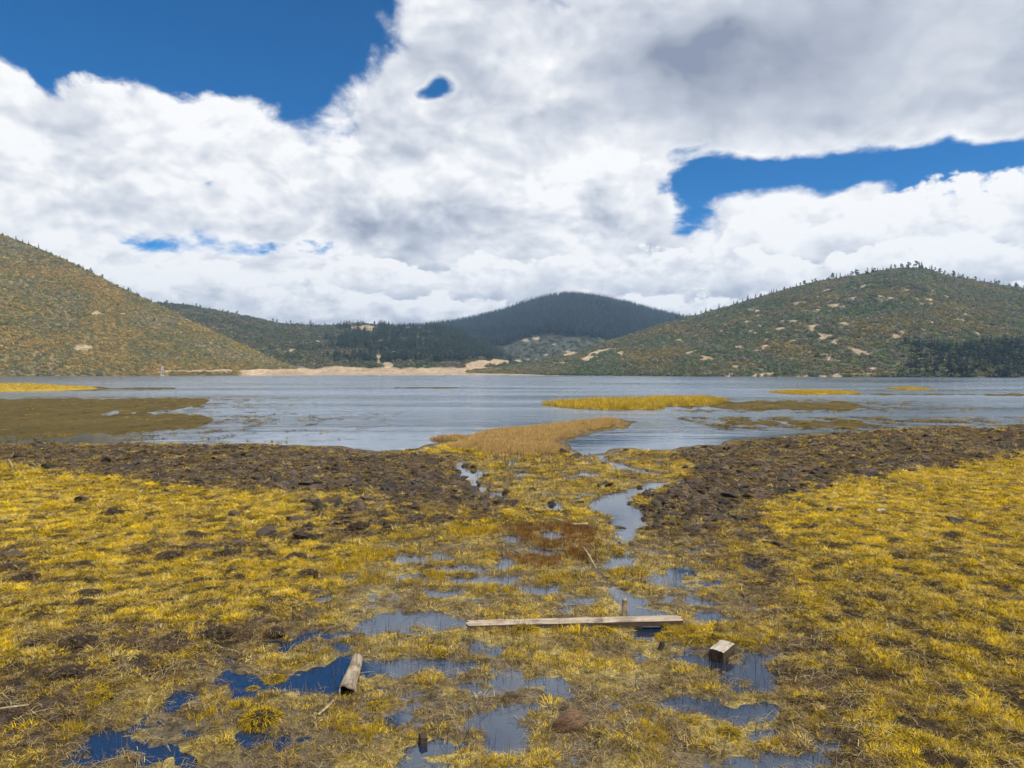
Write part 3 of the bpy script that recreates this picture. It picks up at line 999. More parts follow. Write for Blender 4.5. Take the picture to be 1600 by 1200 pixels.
# conifer forest that reads as one mass: the dark mountain, the left flank of the low hill, the foot of the broad hill
cones = [conifer_crown(i, 7, 0.20 + 0.03 * (i % 3), 0.3) for i in range(3)]
FP = []
X, Yd, z, px, py, t = hill_points(HC, 22000, 0.25, 1.03)
bowl = (px > 745) & (px < 905) & (py > 522 + 0.15 * np.abs(px - 860)) & (py > 560 - 0.42 * (px - 745))
keep = (soil_patches(HC, px, py, X, Yd) < 0.4) & ~bowl & (px > 560) & (px < 1220)
FP.append((X[keep], Yd[keep], z[keep], rng.uniform(11, 19, keep.sum()), np.array([0.030, 0.044, 0.050])))  # dark conifers tinted blue, standing in for the mountain's cloud shadow and haze
X, Yd, z, px, py, t = hill_points(HB, 9000, 0.1, 1.02)
keep = (fbm(X, Yd, 90, 3, 91) + 0.004 * (px - 560) > 0.0) & (soil_patches(HB, px, py, X, Yd) < 0.3) & (z > 3) & (py < 566)
FP.append((X[keep], Yd[keep], z[keep], rng.uniform(7, 13, keep.sum()), np.array([0.034, 0.050, 0.036])))
X, Yd, z, px, py, t = hill_points(HD, 22000, 0.0, 0.6)
keep = (px > 1400 - 60 * fbm(X, Yd, 60, 2, 93)) & (py > 542 + 30 * fbm(X, Yd, 70, 3, 92) - 0.02 * (px - 1400)) & (z > 0.5) & (px < 2095) & (rng.uniform(0, 1, len(px)) < sstep(px, 1380, 1520) * 0.6)
FP.append((X[keep], Yd[keep], z[keep], rng.uniform(4.5, 8.5, keep.sum()), np.array([0.022, 0.036, 0.030])))
flabs = ['dense dark conifer forest on the mountain', 'dark conifers growing over the low green hill', 'dark conifer wood at the lakeside foot of the broad hill']
for (X, Yd, z, s_, c_), lb in zip(FP, flabs):
    m_ = len(X)
    scatter('conifer_forest', np.stack([X, Yd, z - 0.3], 1), tilt_rot(rng, m_, 0.04), np.stack([s_ * 1.15, s_ * 1.15, s_], 1),
            c_[None] * rng.uniform(0.6, 1.5, m_)[:, None], rng.integers(0, 3, m_), cones, lb, 'forest')

# trees one can tell apart against the sky: each its own thing with trunk and crown
m_bark, k = material('conifer_bark')
o3 = k.new('ShaderNodeTexCoord').outputs['Object']
output(k, principled(k, col=k.mix(k.noise(o3, 30, 4), rgb(0.05, 0.035, 0.022), rgb(0.12, 0.09, 0.06)), rough=0.95))
m_crown, k = material('crown_needles')
g = k.new('ShaderNodeNewGeometry')
oi = k.new('ShaderNodeObjectInfo')
cc_ = k.mix(g.outputs['Random Per Island'], rgb(0.016, 0.024, 0.018), rgb(0.040, 0.054, 0.030))
cc_ = k.mix(k.m('MULTIPLY', oi.outputs['Random'], 0.5), cc_, rgb(0.030, 0.034, 0.030))
output(k, principled(k, col=cc_, rough=0.8, spec=0.2))
trunks = [trunk_mesh(i) for i in range(3)]
for q in trunks:
    q.materials.append(m_bark)
crowns = [conifer_crown(40, 10, 0.20, 0.35, m_crown, 0.2), conifer_crown(41, 9, 0.16, 0.5, m_crown, 0.3), conifer_crown(42, 11, 0.24, 0.3, m_crown, 0.12),
          clump_crown(43, m_crown), clump_crown(44, m_crown)]
TREES = [
    (HA, -40, 262, 40, 3.5, 6.5, ' on the crest of the steep ochre hill', 'trees on the crest of the ochre hill'),
    (HB, 255, 700, 56, 4.0, 7.5, ' on the crest of the low hill with a sandy clearing', 'trees on the crest of the low hill'),
    (HC, 690, 1060, 74, 12.0, 19.0, ' on the skyline of the blue forested mountain', 'trees on the skyline of the mountain'),
    (HD, 1050, 1630, 108, 4.5, 8.5, ' on the crest of the broad hill dotted with bare earth', 'trees on the crest of the broad hill')]
tr = random.Random(12)
for hl, xa, xb, cnt, h0, h1, lab, grp in TREES:
    for i in range(cnt):
        px = xa + (xb - xa) * (i + tr.uniform(-0.9, 0.9)) / cnt
        if hl is HD and px < 1300 and tr.random() < 0.25:
            px = tr.uniform(1330, 1500)
        u = (px - hl.x0) / (hl.x1 - hl.x0)
        t = tr.uniform(0.965, 1.015)
        X, Yd, z, _ = hl.at(np.array([u]), np.array([t]))
        hgt = tr.uniform(h0, h1) * (1.0 if tr.random() < 0.75 else 0.65)
        if hl is HD and 1320 < px < 1500:
            hgt *= 1.15
        root = link('conifer_tree', None)
        root.location = (float(X[0]), float(Yd[0]), float(z[0]) - 0.15)
        root.rotation_euler = (tr.gauss(0, 0.03), tr.gauss(0, 0.03), tr.uniform(0, 6.28))
        wd = tr.uniform(0.95, 1.45)
        root.scale = (hgt * wd, hgt * wd, hgt)
        root.empty_display_size = 0.2
        link('trunk', trunks[i % 3], None, root)
        ci = tr.choice((0, 1, 2, 3, 4)) if hl in (HA, HD) else tr.choice((2, 2, 3, 4)) if hl is HB else tr.choice((0, 1, 2))
        link('crown', crowns[ci], None, root)
        form = ('tall ' if hgt > h0 + 0.62 * (h1 - h0) else 'small ' if hgt < h0 + 0.2 * (h1 - h0) else 'mid-sized ') + ('open-crowned pine' if ci > 2 else 'broad conifer' if ci == 2 or wd > 1.25 else 'slender conifer')
        set_props(root, form + lab, 'tree', grp + ', ' + form)

# white marker post with a small platform standing at the far water's edge
m_white, k = material('marker_paint')
o3 = k.new('ShaderNodeTexCoord').outputs['Object']
output(k, principled(k, col=k.mix(k.noise(o3, 3, 4), rgb(0.78, 0.78, 0.8), rgb(0.55, 0.55, 0.58)), rough=0.6))
m_blue, k = material('marker_sign_paint')
o3 = k.new('ShaderNodeTexCoord').outputs['Object']
output(k, principled(k, col=k.mix(k.noise(o3, 3, 4), rgb(0.42, 0.40, 0.62), rgb(0.5, 0.48, 0.66)), rough=0.6))


def box_bm(bm, c, s, rot=None):
    M = Matrix.Translation(Vector(c)) @ (rot.to_4x4() if rot is not None else Matrix.Identity(4)) @ Matrix.Diagonal((*s, 1))
    bmesh.ops.create_cube(bm, size=1.0, matrix=M)


def mesh_of(name, bm, mat, smooth=False):
    me = bpy.data.meshes.new(name)
    bm.to_mesh(me); bm.free()
    if smooth:
        for p in me.polygons: p.use_smooth = True
    me.materials.append(mat)
    return me


mk = link('lake_marker', None)
mX, mY = gp(253.5, 587.2)
mk.location = (mX, mY, 0.0)
set_props(mk, 'white two-legged marker stand with a pale sign at the foot of the ochre hill', 'marker')
for dx in (-0.75, 0.75):
    bm = bmesh.new(); box_bm(bm, (dx, 0, 2.0), (0.22, 0.22, 5.0)); bmesh.ops.bevel(bm, geom=bm.edges[:], offset=0.03, segments=1)
    link('leg', mesh_of('leg', bm, m_white), None, mk)
bm = bmesh.new(); box_bm(bm, (0, 0, 4.55), (2.1, 0.5, 0.35)); bmesh.ops.bevel(bm, geom=bm.edges[:], offset=0.05, segments=1)
link('crossbeam', mesh_of('crossbeam', bm, m_white), None, mk)
bm = bmesh.new(); box_bm(bm, (0, 0, 5.9), (1.5, 0.15, 2.3)); bmesh.ops.bevel(bm, geom=bm.edges[:], offset=0.04, segments=1)
link('sign_board', mesh_of('sign_board', bm, m_blue), None, mk)
bm = bmesh.new(); box_bm(bm, (0, 0, 0.45), (2.4, 1.2, 0.4)); bmesh.ops.bevel(bm, geom=bm.edges[:], offset=0.05, segments=1)
link('platform', mesh_of('platform', bm, m_white), None, mk)


# ------------------------------------------------------------------ grass, sedge and straw of the marsh
m_blade = leafy_material('grass_blades', transl=0.30)


def blade_patch(seed, blades, radius, l0, l1, lean0, lean1, width, lie=0.0, seg=2, fan=True):
    """a tuft: tapered bent strips rising from a patch of ground"""
    r = np.random.default_rng(seed)
    vs_, fs_ = [], []
    for i in range(blades):
        a, q = r.uniform(0, 2 * math.pi), radius * math.sqrt(r.uniform(0, 1))
        x, y = q * math.cos(a), q * math.sin(a)
        da = a + r.normal(0, 0.9) if fan else r.uniform(0, 6.28)
        L = r.uniform(l0, l1); ln = r.uniform(lean0, lean1)
        dx, dy = math.cos(da), math.sin(da)
        w = width * r.uniform(0.7, 1.3)
        px_, py_ = -dy * w / 2, dx * w / 2
        o = len(vs_)
        z0 = r.uniform(0, lie)
        for s in range(seg + 1):
            t = s / seg
            hor = L * math.sin(ln) * (t ** 1.5)
            ver = L * math.cos(ln) * (t - 0.25 * t * t * math.sin(ln)) if lie == 0 else z0 + 0.15 * L * math.sin(math.pi * t) * r.uniform(0.2, 1)
            if lie:
                hor = L * t
            tw = 1 - 0.85 * t if not lie else 0.8
            c = (x + dx * hor, y + dy * hor, ver)
            vs_ += [(c[0] + px_ * tw, c[1] + py_ * tw, c[2]), (c[0] - px_ * tw, c[1] - py_ * tw, c[2])]
        for s in range(seg):
            b = o + 2 * s
            fs_.append((b, b + 1, b + 3, b + 2))
    me = bpy.data.meshes.new('tuft'); me.from_pydata(vs_, [], fs_)
    me.materials.append(m_blade)
    return me


mats_ = [blade_patch(i, 20, 0.075, 0.045, 0.11, 0.7, 1.35, 0.0075) for i in range(3)] + [blade_patch(9, 18, 0.09, 0.05, 0.10, 0.9, 1.45, 0.0085, fan=False)]
upright = [blade_patch(20 + i, 26, 0.07, 0.08, 0.17, 0.05, 0.75, 0.007) for i in range(3)]
straws = [blade_patch(30 + i, 9, 0.12, 0.08, 0.24, 0, 0, 0.006, lie=0.02, fan=False) for i in range(3)]
reeds = [blade_patch(40 + i, 30, 0.16, 0.16, 0.42, 0.0, 0.55, 0.012) for i in range(3)]
stems = [blade_patch(50 + i, 5, 0.12, 0.06, 0.22, 0.0, 0.5, 0.006) for i in range(3)]

NC = 850000
a_ = np.radians(rng.uniform(-50, 50, NC))
r0_, r1_, e_ = 9.0, 62.0, 0.35
r_ = (r0_ ** e_ + rng.uniform(0, 1, NC) * (r1_ ** e_ - r0_ ** e_)) ** (1 / e_)
SX, SY = r_ * np.sin(a_), r_ * np.cos(a_) - 6.0
ok = SY > 3.6
SX, SY = SX[ok], SY[ok]
sf = fields(SX, SY)
big = np.clip(r_[ok] / 14.0, 0.9, 2.9)
NS = len(SX)
U = rng.uniform(0, 1, NS)
z = sf['z']
dry = z > 0.006
n_gap = fbm(SX, SY, 0.42, 3, 81)
n_hue = fbm(SX, SY, 4.0, 3, 82)
n_pat = fbm(SX, SY, 1.3, 3, 83)
meadow = (1 - sf['wet']) * (1 - sf['mud']) * (1 - sf['churn'])
inlake = sf['lake'] > -0.3

YEL = np.array([[0.62, 0.43, 0.016], [0.42, 0.29, 0.016], [0.15, 0.115, 0.018], [0.55, 0.43, 0.16], [0.075, 0.045, 0.020]])


def grass_colours(idx, bright):
    """pick among yellow, ochre, olive, straw and brown"""
    m_ = len(idx)
    v = rng.uniform(0, 1, m_) + bright[idx]
    c = np.where(v < 0.14, 4, np.where(v < 0.40, 2, np.where(v < 0.72, 1, 0)))
    c = np.where(rng.uniform(0, 1, m_) < 0.16 + 0.25 * np.clip(n_hue[idx], 0, 1), 3, c)
    return YEL[c] * rng.uniform(0.9, 1.5, m_)[:, None]


# the two near corners of the meadow are grazed down to a darker, more olive turf
olive = np.zeros(NS)
for pl in ([(-200, 900), (120, 930), (330, 900), (480, 960), (300, 1080), (120, 1230), (-300, 1230)], [(1240, 880), (1420, 860), (1700, 900), (1900, 1230), (1330, 1230), (1260, 1020)]):
    olive = np.maximum(olive, sstep(sdpoly(SX + 0.5 * n_pat, SY + n_pat, wpoly(pl)), -0.8, 0.8))


def put_grass(name, sel, meshes, colr, s0, s1, label, cat, zoff=-0.008, tilt=0.18, clump=0.0):
    idx = np.nonzero(sel)[0]
    s_ = rng.uniform(s0, s1, len(idx)) * big[idx] * (1 + clump * np.clip(-2.2 * n_gap[idx] + 0.6 * n_pat[idx], -0.45, 0.8))
    cz = s_ * rng.uniform(0.8, 1.2, len(idx)) / np.sqrt(big[idx])
    scatter(name, np.stack([SX[idx], SY[idx], z[idx] + zoff], 1), tilt_rot(rng, len(idx), tilt), np.stack([s_, s_, cz], 1),
            colr(idx), rng.integers(0, len(meshes), len(idx)), meshes, label, cat)
    return len(idx)


bright = 0.25 * n_hue + 0.10 - 0.20 * olive * (0.4 + 0.6 * rng.uniform(0, 1, NS)) + 0.25 * np.clip(n_pat, -0.5, 0.5)
dens_m = meadow * np.clip(0.86 - 1.9 * np.clip(n_gap, -0.05, 1), 0.08, 1)
dens_w = sf['wet'] * (1 - sf['churn'] * 0.5) * (0.35 * sstep(z, 0.0, 0.012) + 0.65 * sstep(z, 0.015, 0.05)) * np.clip(0.85 - 1.2 * np.clip(n_gap, -0.1, 1), 0.15, 1)
dens_c = sf['churn'] * 0.55 * (1 - sstep(n_gap, -0.2, 0.25)) * (1 - sf['mud'])
dens_d = sf['mud'] * (0.06 + 0.22 * sstep(n_pat, 0.0, 0.3))
base_d = np.maximum.reduce([dens_m, dens_w, dens_c, dens_d]) * (1 - sf['spit']) * (1 - 0.6 * sf['red'])
sel_mat = dry & ~inlake & (U < base_d)
put_grass('meadow_grass', sel_mat, mats_, lambda i: grass_colours(i, bright - 0.10 * sf['wet'] - 0.45 * sf['mud']), 0.34, 0.66,
          'short yellow and olive grass matting the marsh', 'grass', clump=0.6)
V2 = rng.uniform(0, 1, NS)
dturf = np.maximum(sf['churn'] * 0.42 * sstep(n_gap, -0.25, 0.2) * (1 - sf['mud']), np.maximum(sf['mud'] * 0.22, (meadow * 0.11 * (0.5 + olive) + 0.16 * sf['wet']) * sstep(n_gap, 0.0, 0.25)))
put_grass('dark_turf', (z > 0.002) & ~inlake & (sf['spit'] < 0.4) & (V2 < dturf), mats_,
          lambda i: np.array([[0.045, 0.032, 0.018], [0.10, 0.065, 0.032], [0.15, 0.11, 0.035], [0.085, 0.048, 0.034]])[rng.integers(0, 4, len(i))] * rng.uniform(0.6, 1.25, len(i))[:, None], 0.35, 0.7,
          'dark brown trampled turf between the grass and the mud', 'turf')
V2 = rng.uniform(0, 1, NS)
lush = sstep(fbm(SX, SY, 1.6, 3, 84), 0.16, 0.34) * sf['wet'] * sstep(z, 0.015, 0.04) * 0.5
for cx, cy, rx, ry in ((640, 905, 130, 14), (860, 916, 50, 14), (730, 832, 60, 8), (600, 872, 60, 12), (1060, 992, 60, 14), (790, 925, 60, 8), (420, 1080, 60, 8), (560, 1020, 100, 8)):
    sd = sdpoly(SX, SY, ell(cx, cy, rx, ry))
    lush = np.maximum(lush, sstep(sd, -0.1, 0.3) * sstep(z, 0.004, 0.02) * 0.8)
put_grass('lush_grass', dry & ~inlake & (V2 < lush * 0.6), upright, lambda i: np.array([0.58, 0.40, 0.015])[None] * rng.uniform(0.6, 1.15, len(i))[:, None], 0.30, 0.62,
          'bright yellow upright grass growing in clumps between the pools', 'grass')
V3 = rng.uniform(0, 1, NS)
dst = 0.05 * meadow + 0.10 * sf['wet'] * (z > 0) + 0.12 * sf['mud'] + 0.16 * sf['churn']
put_grass('straw_litter', (z > 0.002) & ~inlake & (V3 < dst), straws,
          lambda i: np.array([[0.40, 0.31, 0.15], [0.28, 0.20, 0.095], [0.16, 0.10, 0.055]])[rng.integers(0, 3, len(i))] * rng.uniform(0.7, 1.2, len(i))[:, None], 0.35, 0.85,
          'dry straw and dead stems littering the marsh', 'straw', zoff=0.01, tilt=0.1)
put_grass('red_sedge', dry & (V3 > 0.5) & (U < sf['red'] * 0.55), upright,
          lambda i: np.array([0.25, 0.125, 0.040])[None] * rng.uniform(0.6, 1.3, len(i))[:, None], 0.4, 0.8, 'rusty red sedge in patches beside the stream', 'sedge')
put_grass('spit_reeds', (z > 0.0) & (U < sf['spit'] * (0.25 + 0.65 * sstep(n_pat, -0.3, 0.15))), reeds,
          lambda i: np.where((rng.uniform(0, 1, len(i)) < 0.5)[:, None], np.array([0.52, 0.33, 0.15]), np.array([0.46, 0.33, 0.11])) * rng.uniform(0.7, 1.25, len(i))[:, None], 0.16, 0.40,
          'tan and russet reeds on the spit reaching into the lake', 'reeds')
V4 = rng.uniform(0, 1, NS)
put_grass('water_sedge', ~inlake & (z < 0.03) & (z > -0.06) & (sf['stream'] < 0) & (V4 < 0.02 + 0.06 * (n_pat > 0.1)), stems,
          lambda i: np.where((rng.uniform(0, 1, len(i)) < 0.5)[:, None], np.array([0.045, 0.035, 0.02]), np.array([0.24, 0.18, 0.05])) * rng.uniform(0.7, 1.3, len(i))[:, None], 0.5, 1.1,
          'thin dark sedge stems standing in the shallow pools', 'sedge', zoff=-0.02)

# drifting weed breaking up the edges of the flats
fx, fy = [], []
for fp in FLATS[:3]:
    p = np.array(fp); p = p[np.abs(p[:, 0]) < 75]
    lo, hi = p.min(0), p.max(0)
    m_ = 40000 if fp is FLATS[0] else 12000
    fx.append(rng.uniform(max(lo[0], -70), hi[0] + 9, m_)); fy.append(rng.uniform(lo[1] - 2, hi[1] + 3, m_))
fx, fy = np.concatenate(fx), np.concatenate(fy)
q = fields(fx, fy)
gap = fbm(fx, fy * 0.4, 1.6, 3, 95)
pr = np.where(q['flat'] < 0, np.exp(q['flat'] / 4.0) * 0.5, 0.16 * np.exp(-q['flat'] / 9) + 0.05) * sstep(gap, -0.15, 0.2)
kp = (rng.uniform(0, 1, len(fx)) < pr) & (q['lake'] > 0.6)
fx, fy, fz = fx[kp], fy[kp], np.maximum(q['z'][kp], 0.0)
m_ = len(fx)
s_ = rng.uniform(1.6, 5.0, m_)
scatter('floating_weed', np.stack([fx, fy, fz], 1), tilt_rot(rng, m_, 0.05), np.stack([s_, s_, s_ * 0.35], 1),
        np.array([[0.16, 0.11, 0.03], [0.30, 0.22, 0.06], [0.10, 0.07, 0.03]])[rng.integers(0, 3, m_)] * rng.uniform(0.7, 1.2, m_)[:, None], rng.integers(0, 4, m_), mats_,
        'brown and straw-coloured weed floating around the edges of the flats', 'weed')

# islands: taller grass, one stuff object each
for i, (isl, lab) in enumerate(zip(ISLES, ('tall yellow grass on the largest island in the lake', 'yellow grass on the narrow islet with a mud tail', 'yellow grass on the smallest islet near the far shore',
                                           'yellow grass on the low island below the ochre hill'))):
    p = np.array(isl)
    lo, hi = p.min(0), p.max(0)
    cnt = int(min(9000, 9 * (hi - lo)[0] * (hi - lo)[1]))
    ix, iy = rng.uniform(lo[0], hi[0], cnt), rng.uniform(lo[1], hi[1], cnt)
    q = fields(ix, iy)
    kp = q['isle'] > -0.1
    ix, iy, iz = ix[kp], iy[kp], np.maximum(q['z'][kp], 0)
    m_ = len(ix)
    s_ = (1.0 if i == 0 else 0.62) * rng.uniform(0.8, 1.8, m_) * (1.0 + 0.5 * fbm(ix, iy, 4, 2, 5))
    cl = np.where((rng.uniform(0, 1, m_) < 0.7)[:, None], np.array([0.54, 0.40, 0.045]), np.array([0.40, 0.27, 0.07])) * rng.uniform(0.75, 1.2, m_)[:, None]
    scatter('island_grass', np.stack([ix, iy, iz], 1), tilt_rot(rng, m_), np.stack([s_ * 1.3, s_ * 1.3, s_ * 0.8], 1), cl, rng.integers(0, 3, m_), reeds, lab, 'grass')

# ------------------------------------------------------------------ mud clods
m_clod, k = material('mud_clod_earth')
o3 = k.new('ShaderNodeTexCoord').outputs['Object']
ic = k.attr('icol', 'INSTANCER')
output(k, principled(k, col=k.scale(ic, k.ss(k.noise(o3, 14, 4, 0.65), 0.3, 0.7, 0.5, 1.5)), rough=0.8, spec=0.3, normal=bump(k, k.noise(o3, 20, 3), 0.6, 0.1)))


def clod_mesh(seed, mat, sub=2, flat=0.55):
    r = np.random.default_rng(seed)
    bm = bmesh.new()
    bmesh.ops.create_icosphere(bm, subdivisions=sub, radius=0.5)
    off = r.uniform(-50, 50, 2)
    for v in bm.verts:
        c = v.co.copy()
        q = float(fbm(np.array([c.x * 1.3 + c.z + off[0]]), np.array([c.y * 1.3 - c.z * 0.7 + off[1]]), 0.5, 3, seed)[0])
        q2_ = float(fbm(np.array([c.x * 4 + c.z * 3 + off[1]]), np.array([c.y * 4 - c.z * 2.5 + off[0]]), 0.5, 2, seed + 3)[0])
        c *= 1 + 0.95 * q + 0.45 * q2_
        v.co = (c.x, c.y, max(c.z, -0.15) * flat)
    me = bpy.data.meshes.new('clod'); bm.to_mesh(me); bm.free()
    me.materials.append(mat)
    return me


clods = [clod_mesh(i, m_clod) for i in range(4)]
V5 = rng.uniform(0, 1, NS)
cl_d = sstep(sf['D'], 11, 17) * (0.07 * np.maximum(sf['mud'] * (0.4 + 0.6 * sstep(n_gap, -0.2, 0.2)), sf['churn'] * 0.9 * sstep(n_gap, -0.1, 0.25))
                                 + meadow * 0.004 * sstep(n_pat, 0.1, 0.35) + 0.010 * sf['wet'] * sstep(n_gap, 0.1, 0.3) + 0.006 * (sf['stream'] > -0.1))
idx = np.nonzero((z > -0.015) & ~inlake & (V5 < cl_d) & (sf['spit'] < 0.3))[0]
s_ = rng.uniform(0.05, 0.15, len(idx)) * np.clip(big[idx], 1, 1.8) * (1 + 0.9 * rng.uniform(0, 1, len(idx)) ** 5)
cb_ = np.array([[0.055, 0.040, 0.027], [0.085, 0.060, 0.042], [0.040, 0.032, 0.022]])[rng.integers(0, 3, len(idx))]
scatter('mud_clods', np.stack([SX[idx], SY[idx], np.maximum(z[idx], -0.005)], 1), tilt_rot(rng, len(idx), 0.3), np.stack([s_, s_ * rng.uniform(0.7, 1.3, len(idx)), s_ * rng.uniform(0.6, 1.2, len(idx))], 1),
        cb_ * rng.uniform(0.7, 1.3, len(idx))[:, None], rng.integers(0, 4, len(idx)), clods, 'small dark clods of trampled mud strewn over the marsh', 'mud')


# ------------------------------------------------------------------ single things lying in the marsh
def ground_z(x, y):
    return float(fields(np.array([x]), np.array([y]))['z'][0])


m_peat, k = material('peat')
o3 = k.new('ShaderNodeTexCoord').outputs['Object']
output(k, principled(k, col=k.mix(k.ss(k.noise(o3, 9, 5, 0.65), 0.35, 0.65), rgb(0.030, 0.021, 0.014), rgb(0.105, 0.066, 0.040)), rough=0.85, spec=0.3, normal=bump(k, k.noise(o3, 16, 4, 0.7), 0.9, 0.15)))
lumps = [clod_mesh(60 + i, m_peat, 3, 0.62) for i in range(5)]
# grass tussocks: peat core with a shaggy cap
m_tuss, k = material('tussock_grass')
g = k.new('ShaderNodeNewGeometry')
rmp = k.new('ShaderNodeValToRGB')
k.link(g.outputs['Random Per Island'], rmp.inputs[0])
rmp.color_ramp.elements[0].color = rgb(0.10, 0.075, 0.018); rmp.color_ramp.elements[1].color = rgb(0.58, 0.40, 0.02)
e = rmp.color_ramp.elements.new(0.4); e.color = rgb(0.36, 0.25, 0.02)
d1 = k.new('ShaderNodeBsdfDiffuse'); k.link(rmp.outputs[0], d1.inputs[0])
t1 = k.new('ShaderNodeBsdfTranslucent'); k.link(rmp.outputs[0], t1.inputs[0])
mm = k.new('ShaderNodeMixShader'); mm.inputs[0].default_value = 0.3
k.link(d1.outputs[0], mm.inputs[1]); k.link(t1.outputs[0], mm.inputs[2]); output(k, mm.outputs[0])


def tussock_cap(seed, blades=800, mat=None):
    r = np.random.default_rng(seed)
    vs_, fs_ = [], []
    for i in range(blades):
        a = r.uniform(0, 6.28); e2 = math.asin(r.uniform(0.15, 1.0))
        p = np.array([math.cos(a) * math.cos(e2) * 0.48, math.sin(a) * math.cos(e2) * 0.48, math.sin(e2) * 0.46])
        out = p / np.linalg.norm(p); out[2] *= 0.6
        out = out + r.normal(0, 0.35, 3)
        L = r.uniform(0.08, 0.23); w = 0.011 * r.uniform(0.7, 1.3)
        side = np.cross(out, [0, 0, 1.0]) + r.normal(0, 0.2, 3); side /= np.linalg.norm(side) + 1e-9
        o = len(vs_)
        for s in range(3):
            t = s / 2
            c = p + out * L * t + np.array([0, 0, -0.55 * L * t * t])
            tw = w * (1 - 0.8 * t)
            vs_ += [tuple(c + side * tw), tuple(c - side * tw)]
        fs_ += [(o, o + 1, o + 3, o + 2), (o + 2, o + 3, o + 5, o + 4)]
    me = bpy.data.meshes.new('grass_cap'); me.from_pydata(vs_, [], fs_); me.materials.append(mat or m_tuss)
    return me


m_dead, k = material('dead_grass_blades')
g = k.new('ShaderNodeNewGeometry')
rmp = k.new('ShaderNodeValToRGB')
k.link(g.outputs['Random Per Island'], rmp.inputs[0])
rmp.color_ramp.elements[0].color = rgb(0.025, 0.018, 0.012); rmp.color_ramp.elements[1].color = rgb(0.30, 0.21, 0.06)
e = rmp.color_ramp.elements.new(0.6); e.color = rgb(0.085, 0.055, 0.032)
output(k, principled(k, col=rmp.outputs[0], rough=0.9, spec=0.2))
dead_caps = [tussock_cap(30 + i, 260, m_dead) for i in range(2)]
CLUMPS = [  # pixel foot, width in pixels, label
    (267, 872, 38, 'dark reddish mud mound on the yellow grass beside a lower mud ridge'), (352, 868, 34, 'low dark mud ridge beside the reddish mound'), (176, 805, 26, 'lone black mud heap in the middle of the yellow meadow'),
    (227, 868, 22, None), (150, 758, 15, None), (205, 839, 15, None), (12, 890, 40, None), (40, 907, 28, None), (135, 930, 30, None), (130, 945, 24, None), (420, 868, 30, None),
    (500, 862, 22, None), (462, 872, 20, None), (480, 900, 24, None), (300, 838, 20, None), (375, 905, 20, None), (120, 1010, 40, None), (180, 1012, 34, None), (105, 1055, 34, None), (340, 995, 36, None),
    (430, 985, 26, None), (560, 828, 26, None), (600, 820, 24, None), (690, 815, 20, None), (968, 819, 18, 'rounded dark mud lump standing in the pale stream'), (1012, 806, 20, None), (1022, 822, 22, None), (1230, 877, 14, None),
    (1090, 800, 22, None), (1110, 825, 24, None), (1150, 790, 22, None), (1480, 838, 14, None), (1490, 836, 18, None), (1200, 780, 20, None), (668, 880, 14, None), (735, 892, 10, None)]
cr_ = random.Random(4)
for i, (px, py, wpx, lab) in enumerate(CLUMPS):
    x, y = gp(px, py, 0.08)
    wd = wpx / F * math.hypot(x, y) * 1.15
    o = link('mud_clump', None)
    link('earth', lumps[i % 5], None, o)
    link('dead_grass', dead_caps[i % 2], None, o)
    o.location = (x, y, ground_z(x, y) - 0.01)
    o.scale = (wd, wd * cr_.uniform(0.7, 1.1), wd * cr_.uniform(0.55, 0.8))
    o.rotation_euler = (0, 0, cr_.uniform(-0.4, 0.4))
    if px < 60: where = 'at the bare patch on the meadow edge'
    elif px < 560 and py < 880: where = 'standing on the yellow meadow grass'
    elif px < 560: where = 'in the dark trampled turf near the blue pools'
    elif px < 800: where = 'on the mud beside the small pools'
    elif px < 1260: where = 'on the dark mud bank along the stream'
    else: where = 'lying on the wide meadow behind the wooden block'
    set_props(o, lab or 'dark peaty clump of churned mud ' + where, 'mud clump', None if lab else 'mud clumps ' + where)

caps = [tussock_cap(i) for i in range(3)]
TUSS = [(410, 1128, 58, 'shaggy grass tussock with a dark hollow side beside the blue pool'), (1118, 1003, 34, 'small yellow tussock between the long plank and the wooden block'),
        (1046, 997, 40, None), (1085, 1003, 38, None), (1140, 1146, 36, None), (430, 1062, 34, None), (395, 1076, 22, None), (690, 1022, 30, None), (1262, 1052, 30, None), (1170, 1010, 26, None),
        (820, 985, 44, None), (940, 990, 36, None), (590, 1105, 40, None), (150, 1100, 36, None)]
for i, (px, py, wpx, lab) in enumerate(TUSS):
    x, y = gp(px, py, 0.0)
    wd = wpx / F * math.hypot(x, y)
    root = link('grass_tussock', None)
    root.location = (x, y, max(ground_z(x, y), 0.0) - 0.02)
    root.rotation_euler = (0, 0, cr_.uniform(0, 6.28))
    hh = 0.75 if lab else 0.5
    root.scale = (wd, wd, wd * hh)
    set_props(root, lab or 'low yellow grass tussock at the edge of a pool', 'tussock', None if lab else 'low tussocks around the pools')
    core = link('peat_core', lumps[(i + 1) % 5], None, root); core.scale = (0.86, 0.86, 1.15)
    link('grass_cap', caps[i % 3], None, root)

# --- wood
def wood_material(name, light, dark, axis=0, scale=1.0):
    m, k = material(name)
    o3 = k.new('ShaderNodeTexCoord').outputs['Object']
    st = [14.0, 14.0, 14.0]; st[axis] = 0.9
    gr = k.noise(k.v('MULTIPLY', o3, tuple(v * scale for v in st)), 2.2, 5, 0.65, dist=0.4)
    blot = k.noise(o3, 5.0 * scale, 4, 0.6)
    c = k.mix(k.ss(gr, 0.34, 0.66), rgb(*dark), rgb(*light))
    c = k.mix(k.ss(blot, 0.46, 0.72, 0, 0.75), c, rgb(0.08, 0.056, 0.036))
    output(k, principled(k, col=c, rough=0.85, spec=0.25, normal=bump(k, gr, 0.6, 0.012)))
    return m


